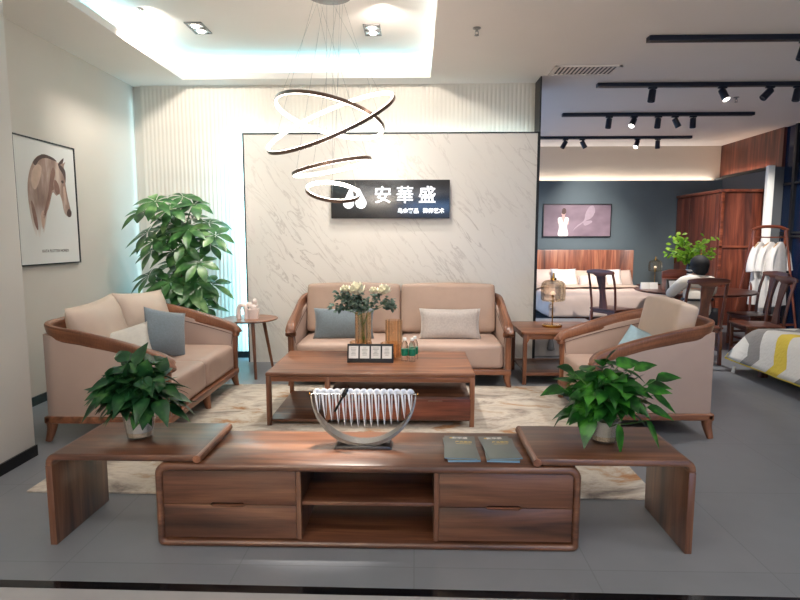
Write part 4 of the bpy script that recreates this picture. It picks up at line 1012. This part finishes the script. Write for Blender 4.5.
# ------------------------------------------------------------------ ming-style chairs
def make_chair():
    t = thing('dining_chair', '', 'chair', (0, 0, 0), 0, 'dark wooden splat-back chairs')
    b = MB(); b.box(-.24, .24, -.23, .21, .425, .452, .008, 3); b.build('seat', 'bX', t)
    b = MB(); b.box(-.21, .21, -.205, -.185, .38, .426); b.box(-.21, .21, .175, .195, .38, .426); b.box(-.215, -.195, -.2, .19, .38, .426); b.box(.195, .215, -.2, .19, .38, .426); b.build('apron', 'bX', t)
    for s in (-1, 1):
        MB().prism([(s*.21-.018, 0), (s*.21+.018, 0), (s*.21+.022, .426), (s*.21-.022, .426)], 'Y', -.215, -.179, .004).build('leg', 'bZ', t)
        MB().prism([(.20, 0), (.235, 0), (.215, .40), (.175, .40)], 'X', s*.21-.018, s*.21+.018, .004).build('leg', 'bZ', t)
        MB().tube(spline([(s*.21, .195, .40), (s*.215, .20, .55), (s*.222, .235, .8), (s*.215, .285, .985)], 5), .0175, 10).build('back_post', 'bZ', t)
        MB().box(s*.21-.011, s*.21+.011, -.18, .2, .16, .19, .003).build('stretcher', 'bY', t)
    MB().box(-.2, .2, -.205, -.188, .10, .13, .003).build('front_stretcher', 'bX', t)
    out = [(-.245, .975), (-.235, 1.015), (-.15, 1.03), (0, 1.04), (.15, 1.03), (.235, 1.015), (.245, .975), (.19, .965), (.12, .962), (.075, .93), (-.075, .93), (-.12, .962), (-.19, .965)]
    MB().prism(out, 'Y', .272, .305, .008).build('top_rail', 'bX', t)
    vs = []; n_ = 14
    for i in range(n_+1):
        q = i/n_; z = .44+.51*q; y = .195+.085*q**1.6; wd = .058+.012*cos(q*2*pi)+.010*q
        vs += [(-wd, y-.007, z), (wd, y-.007, z), (wd, y+.007, z), (-wd, y+.007, z)]
    fs = [(i*4+j, i*4+(j+1) % 4, (i+1)*4+(j+1) % 4, (i+1)*4+j) for i in range(n_) for j in range(4)]+[(3, 2, 1, 0), tuple(n_*4+j for j in range(4))]
    MB().add(vs, fs).build('back_splat', 'bZ', t)
    return t
c0 = make_chair()
cs = [(3.37, 6.78, 180, 'dark wooden chair the person in the pale shirt sits on'),
      (4.18, 6.88, -97, 'nearest of the two dark wooden chairs left of the clothes rack'),
      (4.68, 7.80, -84, 'farther of the two dark wooden chairs, directly before the hanging white clothes'),
      (2.95, 8.40, 122, 'empty dark wooden chair standing in front of the bed')]
for i, (x, y, a, lab) in enumerate(cs):
    o = c0 if i == 0 else copy_tree(c0)
    o.location = (x, y, 0); o.rotation_euler = (0, 0, R(a)); o['label'] = lab

# round dining table and the things on it
dt = thing('round_dining_table', 'round dark wooden table in front of the wardrobe', 'table', (4.02, 8.15, 0))
MB().lathe([(.0001, .715), (.74, .715), (.79, .73), (.80, .742), (.79, .75), (.0001, .75)], 64).build('tabletop', 'bX', dt)
MB().lathe([(.30, 0), (.31, .03), (.12, .07), (.08, .2), (.10, .45), (.07, .6), (.2, .69), (.3, .715)], 32).build('pedestal', 'bZ', dt)
t = thing('card_display', 'black display board with three white cards on the round table', 'display stand', (3.66, 7.72, .75), R(-8))
MB().prism([(-.05, 0), (.09, 0), (.07, .17), (.055, .175)], 'X', -.2, .2, .002).build('stand', 'black', t)
for k in range(3):
    b = MB(); merge(b, MB().box(-.05, .05, -.002, .002, -.07, .07), T(-.125+k*.125, .0, .095, R(-31))); b.build('card', 'paper', t)
t = thing('card_box', 'white folded price cards at the left edge of the round table', 'price card', (3.42, 8.25, .75))
for k in (-1, 1):
    MB().prism([(-.03, 0), (.03, 0), (.01, .095), (-.01, .095)], 'X', k*.062-.058, k*.062+.058, .002).build('card', 'paper', t)
t = thing('wooden_tea_box', 'open reddish wooden box behind the display cards on round table', 'box', (3.73, 7.98, .75), 0)
MB().box(-.2, .2, -.12, .12, 0, .17, .01).build('box_body', 'rX', t); MB().prism([(-.2, .0), (.2, 0), (.2, .10), (.1, .13), (-.1, .13), (-.2, .10)], 'Y', .10, .125, .003).build('raised_back', 'rX', t)
[ch_ for ch_ in C.objects if ch_.name.startswith('raised_back')][0].location = (0, 0, .165)
t = thing('flower_vase', 'dark striped vase of lime green leafy branches behind the person', 'vase', (3.93, 8.10, .75))
b = MB()
prof = [(.05, 0), (.06, .02), (.062, .30), (.05, .36), (.035, .39), (.04, .41), (.03, .41), (.0001, .38)]
b.lathe(prof, 20); b.build('vase', 'blackgloss', t)
b = MB()
for k in range(5): b.lathe([(.0625, .05+k*.055), (.0635, .055+k*.055), (.0635, .07+k*.055), (.0625, .075+k*.055)], 20)
b.build('white_bands', 'paper', t)
rnd = random.Random(9); st = MB(); lf = MB()
for k in range(16):
    a = rnd.random()*2*pi; rad = rnd.uniform(.15, .38); tip = Vector((rad*cos(a)*1.05, rad*sin(a)*.7, rnd.uniform(.50, .82)))
    pts = spline([(0, 0, .36), (tip.x*.35, tip.y*.35, .36+(tip.z-.36)*.6), tuple(tip)], 7); st.tube(pts, .004, 5)
    for q in range(16):
        p = pts[4+rnd.randrange(len(pts)-4)]+Vector((rnd.uniform(-.05, .05), rnd.uniform(-.05, .05), rnd.uniform(-.04, .05)))
        lf.leaf(p, (rnd.uniform(-1, 1), rnd.uniform(-1, .6), rnd.uniform(-.5, .6)), (rnd.uniform(-.4, .4), -.8, .8), rnd.uniform(.055, .085), rnd.uniform(.04, .06), .2, .1, 'round', 4)
st.build('branches', 'stem', t); lf.build('foliage', 'lime', t, None)

# ------------------------------------------------------------------ person, seen from behind, seated at the table
ps = thing('person', 'person with short black hair in a pale shirt, seated with back turned', 'person', (3.45, 6.86, 0))
V = []; E_ = []; Rd = []
def jn(p, r, par=None):
    V.append(p); Rd.append(r)
    if par is not None: E_.append((par, len(V)-1))
    return len(V)-1
pel = jn((0, .0, .53), (.155, .11)); ab = jn((0, .03, .68), (.11, .075), pel); chs = jn((.01, .09, .86), (.125, .075), ab); nb_ = jn((.03, .13, .985), (.085, .07), chs)
nk = jn((.045, .145, 1.05), .05, nb_); hd1 = jn((.055, .155, 1.11), (.066, .078), nk); hd2 = jn((.06, .165, 1.18), (.072, .085), hd1); jn((.06, .165, 1.225), (.05, .058), hd2)
hands = []
for s in (-1, 1):
    sh = jn((.02+s*.17, .11, .955), .058, nb_); el = jn((.02+s*.24, .24, .80), .045, sh); wr = jn((.02+s*.14, .50, .785), .028, el); pm_ = jn((.02+s*.10, .56, .782), (.036, .02), wr)
    for k in range(4):
        bx_ = .02+s*.10+(k-1.5)*.018; f1 = jn((bx_-s*.01, .605, .785), .0095, pm_); f2 = jn((bx_-s*.015, .635+(.008 if k in (1, 2) else 0), .778), .0085, f1); jn((bx_-s*.018, .655+(.01 if k in (1, 2) else 0), .768), .0075, f2)
    th1 = jn((.02+s*.06, .565, .785), .011, pm_); jn((.02+s*.04, .595, .778), .009, th1)
    hp = jn((s*.09, .06, .52), .085, pel); kn = jn((s*.12, .44, .52), .062, hp); an = jn((s*.12, .42, .09), .038, kn); jn((s*.12, .55, .035), .034, an)
skin(V, E_, Rd, 2).build('body', 'skin', ps, None)
V = []; E_ = []; Rd = []
pel = jn((0, -.005, .50), (.185, .135)); ab = jn((0, .03, .68), (.165, .118), pel); chs = jn((.01, .09, .86), (.185, .122), ab); nb_ = jn((.03, .125, .98), (.115, .088), chs); jn((.04, .14, 1.02), (.07, .062), nb_)
for s in (-1, 1):
    sh = jn((.02+s*.175, .11, .95), .078, nb_); el = jn((.02+s*.25, .24, .80), .066, sh); jn((.02+s*.19, .38, .79), .058, el)
skin(V, E_, Rd, 2).build('shirt', 'shirt', ps, None)
MB().lathe([(.188, .735), (.190, .74), (.190, .757), (.188, .762)], 28, (0, .035, 0), sy=.74).build('dark_belt_band', 'black', ps)
V = []; E_ = []; Rd = []
pel = jn((0, .0, .52), (.17, .12))
for s in (-1, 1):
    hp = jn((s*.09, .07, .525), .10, pel); kn = jn((s*.12, .45, .525), .078, hp); jn((s*.12, .425, .14), .058, kn)
skin(V, E_, Rd, 2).build('trousers', 'trouser', ps, None)
b = MB(); b.ball((.055, .14, 1.17), .112, 20, (.98, 1.05, 1.03)); b.ball((.05, .10, 1.11), .09, 16, (1, .8, 1)); b.build('hair', 'hair', ps, None)
for s in (-1, 1): MB().box(s*.12-.045, s*.12+.045, .36, .62, 0, .07, .025, 3).build('shoe', 'black', ps)

# ------------------------------------------------------------------ wardrobe
wd = thing('wardrobe', 'large reddish wooden wardrobe in the bedroom corner', 'wardrobe', (5.52, 10.4, 0))
MB().box(-.41, .41, -.78, .78, .06, 2.25, .008).build('carcass', 'wardZ', wd)
MB().box(-.44, .42, -.81, .79, 2.25, 2.30, .01).build('cornice', 'rY', wd)
MB().box(-.40, .40, -.76, .76, 0, .06).build('plinth', 'rY', wd)
for k in range(3):
    y0 = -.76+k*.51; d_ = MB().box(-.43, -.411, y0, y0+.5, .1, 2.22, .004).build('door', 'wardZ', wd); MB().box(-.45, -.43, y0+.44, y0+.46, 1.0, 1.3, .004).build('handle', 'brass', d_)
b = MB(); b.box(-.41, .41, -.80, -.781, 1.32, 1.36, .004); b.box(-.41, -.36, -.80, -.781, .06, 2.25, .004); b.box(.36, .41, -.80, -.781, .06, 2.25, .004); b.build('side_moulding', 'rX', wd)

# ------------------------------------------------------------------ clothes rack
rk = thing('clothes_rack', 'wooden clothes rack with curved top bar and splayed posts', 'clothes rack', (5.44, 8.8, 0))
for s in (-1, 1):
    for yy in (-1, 1):
        MB().tube([(s*.24, 0, 1.63), (s*.36+ (.0), yy*.24, 0)], [.020, .016], 10).build('post', 'rZ', rk)
MB().tube(spline([(-.27, 0, 1.61), (-.15, 0, 1.655), (0, 0, 1.665), (.15, 0, 1.655), (.27, 0, 1.61)], 6), .024, 12).build('top_bar', 'rX', rk)
MB().tube([(-.25, 0, 1.50), (.25, 0, 1.50)], .010, 10).build('hanging_rail', 'rX', rk)
for yy in (-1, 1): MB().box(-.34, .34, yy*.20-.02, yy*.20+.02, .16, .19, .004).build('lower_rail', 'rX', rk)
def garment(x, rz, label, glabel, seed, L=.95):
    hg = thing('clothes_hanger', label, 'hanger', (x, 8.8, 1.50), rz, 'pale wooden hangers on the clothes rack')
    MB().tube(spline([(-.2, 0, -.15), (-.1, 0, -.10), (0, 0, -.075), (.1, 0, -.10), (.2, 0, -.15)], 6), .010, 8).build('shoulder_bar', 'hanger', hg)
    MB().tube(spline([(0, 0, -.075), (0, 0, -.03), (.018, 0, -.005), (.012, 0, .02), (-.012, 0, .018), (-.014, 0, .004)], 5), .003, 6).build('hook', 'metal', hg)
    g_ = thing('hanging_garment', glabel, 'clothing', (x, 8.8, 1.50), rz, 'white clothes on the clothes rack')
    rnd = random.Random(seed); ph = rnd.random()*6; vs = []; n_ = 22; sg_ = 36
    for i in range(n_+1):
        q = i/n_; z = -.07-L*q
        wdt = .045+.15*min(1, q/.10)**.9+.05*q; dp = .025+.045*q
        for k in range(sg_):
            a = 2*pi*k/sg_; f = 1+.16*q*sin(a*7+ph)+.05*q*sin(a*13+ph*2)
            vs.append((wdt*math.copysign(abs(cos(a))**.8, cos(a))*(1+.04*sin(a*5+ph)*q), dp*sin(a)*f*1.2, z))
    fs = [(i*sg_+k, i*sg_+(k+1) % sg_, (i+1)*sg_+(k+1) % sg_, (i+1)*sg_+k) for i in range(n_) for k in range(sg_)]
    MB().add(vs, fs).build('body', 'garment', g_, None)
    for s in (-1, 1):
        b = MB(); b.tube(spline([(s*.16, 0, -.15), (s*.25, 0, -.27), (s*.30, 0, -.42), (s*.31, -.01, -.52)], 6), [.045+.02*i/18 for i in range(19)], 12, flat=.6); b.build('sleeve', 'garment', g_, None)
garment(-.13+5.44, R(38), 'leftmost pale hanger on the clothes rack', 'white long shirt hanging leftmost on the rack', 1)
garment(.03+5.44, R(30), 'middle pale hanger on the clothes rack', 'white long shirt hanging in the middle of the rack', 2, 1.0)
garment(.17+5.44, R(34), 'rightmost pale hanger on the clothes rack', 'white long shirt hanging rightmost on the rack', 3, .98)

# ------------------------------------------------------------------ second bed with chevron quilt
b2 = thing('single_bed', 'low bed at the right edge, mostly hidden by its chevron quilt', 'bed', (4.62, 5.15, 0))
MB().box(-.95, .95, -1.0, 1.03, .10, .20, .01).build('bed_frame', 'bY', b2)
for sx in (-1, 1):
    for y in (-.2, .86): MB().box(sx*.95-.035-sx*.08, sx*.95+.035-sx*.08, y-.035, y+.035, 0, .11, .005).build('leg', 'bZ', b2)
MB().cushion(1.72, 2.0, .26, .06, .01, 10, T(0, 0, .33)).build('mattress', 'linen_white', b2, None)
q = drape(3.80, 5.5, 4.16, 6.12, .50, .12, 'chevron_quilt', 'quilt', None, .22, .006, 8, foot=True, head=True, thick=.015, n=60)
tag(q, 'quilt with yellow, grey and white chevrons on the right bed', 'quilt')
bd = MB(); nn = 61; vq = q.data.vertices
edge = [vq[0*nn+j].co.copy() for j in range(nn)]; bd.tube(edge, .012, 6)
edge = [vq[i*nn+nn-1].co.copy() for i in range(nn)]; bd.tube(edge, .012, 6)
bd.build('yellow_binding', 'binding', q)
b = MB(); merge(b, MB().box(-.045, .045, -.001, .001, -.07, .07), T(3.50, 6.12, .055, 0, R(20), R(20), .55, 1, .5)); bt = b.build('care_tag', 'ticket', q)

# box with tassel behind end table
t = thing('storage_box', 'off-white box with a grey tassel behind the end table', 'box', (1.87, 7.25, 0))
MB().box(-.42, .42, -.25, .25, 0, .42, .02, 3).build('box_body', 'board', t)
b = MB(); b.lathe([(.004, .34), (.004, .27), (.02, .255), (.018, .235), (.028, .22), (.05, .10), (.035, .09), (.0001, .095)], 14, (-.16, -.27, 0)); b.build('tassel', 'tassel', t)

# ------------------------------------------------------------------ lights
cy = (.22, .78, 1)
w_ = tx1-tx0; l_ = ty1-ty0
area_light('cove_back', ((tx0+tx1)/2, ty1+.10, CZ+.09), (R(180), 0, 0), w_+.2, .06, 5, cy)
area_light('cove_left', (tx0-.10, (ty0+ty1)/2, CZ+.09), (R(180), 0, 0), .06, l_, 6.5, cy)
area_light('cove_right', (tx1+.10, (ty0+ty1)/2, CZ+.09), (R(180), 0, 0), .06, l_, 4.5, (.7, .92, 1))
area_light('panel_left_led', (-1.94, 6.69, 1.35), (R(90), 0, R(48)), .03, 2.6, 13, (.30, .78, 1))
area_light('panel_top_led', (-.3, 6.72, 2.64), (R(120), 0, 0), 3.3, .03, 2.5, (.6, .9, 1))
area_light('corner_led', (-3.34, 6.84, 1.6), (R(90), 0, R(90+25)), .03, 3.1, .7, (.5, .88, 1))
area_light('bedroom_cove', (3.6, 11.44, 2.615), (R(180), 0, 0), 4.6, .04, 7, (1, .93, .86))
area_light('right_cove', (6.0, 10.6, 2.70), (R(180), R(0), 0), .05, 1.5, 1.5, (1, .7, .5))
warm = (1, .92, .83)
spot_light('tray_spot', (-2.15, 5.75, TZ-.05), (-2.4, 6.0, 0), 70, 75, warm)
spot_light('tray_spot', (-.43, 5.85, TZ-.05), (-.3, 6.1, .3), 90, 80, warm)
spot_light('tray_spot', (-.3, 4.6, TZ-.05), (-.35, 4.8, .4), 170, 50, warm)
spot_light('tray_spot', (-1.9, 4.0, TZ-.05), (-2.1, 4.6, .4), 60, 75, warm)
spot_light('tray_spot', (-.5, 3.3, TZ-.05), (-.47, 3.08, .4), 1300, 24, warm)
spot_light('wall_fill_spot', (-2.4, 5.2, CZ+.2), (-3.0, 6.9, 2.4), 70, 130, warm)  # added wall fill without a fixture, making up for chandelier light
spot_light('wall_fill_spot', (-.3, 5.2, CZ+.2), (-.3, 6.8, 2.2), 60, 150, warm)
spot_light('track_and_fill_lamp', (1.2, 4.2, CZ-.2), (.8, 5.4, .1), 90, 60, (1, .95, .9))
spot_light('track_and_fill_lamp', (3.3, 4.6, CZ-.2), (1.7, 4.6, .6), 90, 55, (1, .95, .9))
spot_light('track_and_fill_lamp', (3.6, 6.9, CZ-.2), (4.2, 5.2, .5), 100, 60, (1, .95, .9))
spot_light('track_and_fill_lamp', (4.15, 6.9, CZ-.2), (5.4, 8.9, 1.0), 230, 50, (1, .95, .9))
spot_light('track_and_fill_lamp', (3.19, 8.5, CZ-.2), (3.1, 11.0, .9), 400, 64, (1, .94, .88))
spot_light('track_and_fill_lamp', (2.7, 6.9, CZ-.2), (3.0, 9.3, .5), 260, 55, (1, .94, .88))
spot_light('track_and_fill_lamp', (3.98, 10.4, CZ-.2), (3.2, 9.6, .6), 70, 70, (1, .94, .88))
spot_light('track_and_fill_lamp', (3.0, 10.4, CZ-.2), (3.6, 11.2, 1.9), 60, 90, (1, .92, .85))
spot_light('track_and_fill_lamp', (4.0, 8.5, CZ-.2), (5.2, 9.9, 1.5), 220, 60, (1, .88, .78))
spot_light('track_and_fill_lamp', (3.54, 6.9, CZ-.2), (3.5, 6.9, .9), 190, 45, (1, .95, .9))  # extra spot added to brighten the seated person's shirt
spot_light('track_and_fill_lamp', (3.6, 8.5, CZ-.2), (3.9, 8.2, 1.1), 60, 50, (1, .95, .9))
spot_light('track_and_fill_lamp', (2.3, 6.9, CZ-.2), (1.9, 6.9, .2), 60, 50, (1, .95, .9))  # fill added to brighten the tassel box; no track head hangs here
spot_light('column_lamp', (5.3, 8.3, CZ-.1), (5.85, 9.4, 1.7), 90, 50, (1, .96, .9))
area_light('reflected_wall_fill', (-1.4, -3.2, CZ-.02), (R(-35), 0, 0), 2.0, .15, 160, (1, .88, .72))  # unseen fill light added to brighten the beige wall mirrored in the sign
wl = bpy.data.worlds.new('World'); sc.world = wl; wl.use_nodes = True
bg = wl.node_tree.nodes['Background']; bg.inputs[0].default_value = (.36, .60, 1, 1); bg.inputs[1].default_value = 1.6
# unseen fill panels added along the ceiling for ambient light
for (x, y, p) in ((-1.2, 1.0, 13), (1.6, 1.0, 13), (4.0, 1.6, 30), (-1.6, -1.6, 26), (1.6, -1.6, 30)):
    area_light('shop_fill_panel', (x, y, CZ-.01), (0, 0, 0), 1.1, .28, p, (1, .97, .94))

# ------------------------------------------------------------------ camera and view
cd = bpy.data.cameras.new('Camera'); cam = bpy.data.objects.new('Camera', cd); C.objects.link(cam)
cd.sensor_width = 36; cd.lens = 36*560/800; cam.location = (0, 0, 1.49)
P = math.atan(62/560); Wy = math.atan(15/560*cos(P)); cam.rotation_euler = (R(90)-P, 0, Wy); cd.clip_start = .05
sc.camera = cam
sc.view_settings.view_transform = 'Standard'; sc.view_settings.look = 'None'; sc.view_settings.gamma = 1; sc.view_settings.exposure = .72
sc.view_settings.use_curve_mapping = False
sc.cycles.use_denoising = True; sc.cycles.max_bounces = 8; sc.cycles.transparent_max_bounces = 12
sc.cycles.sample_clamp_indirect = 6
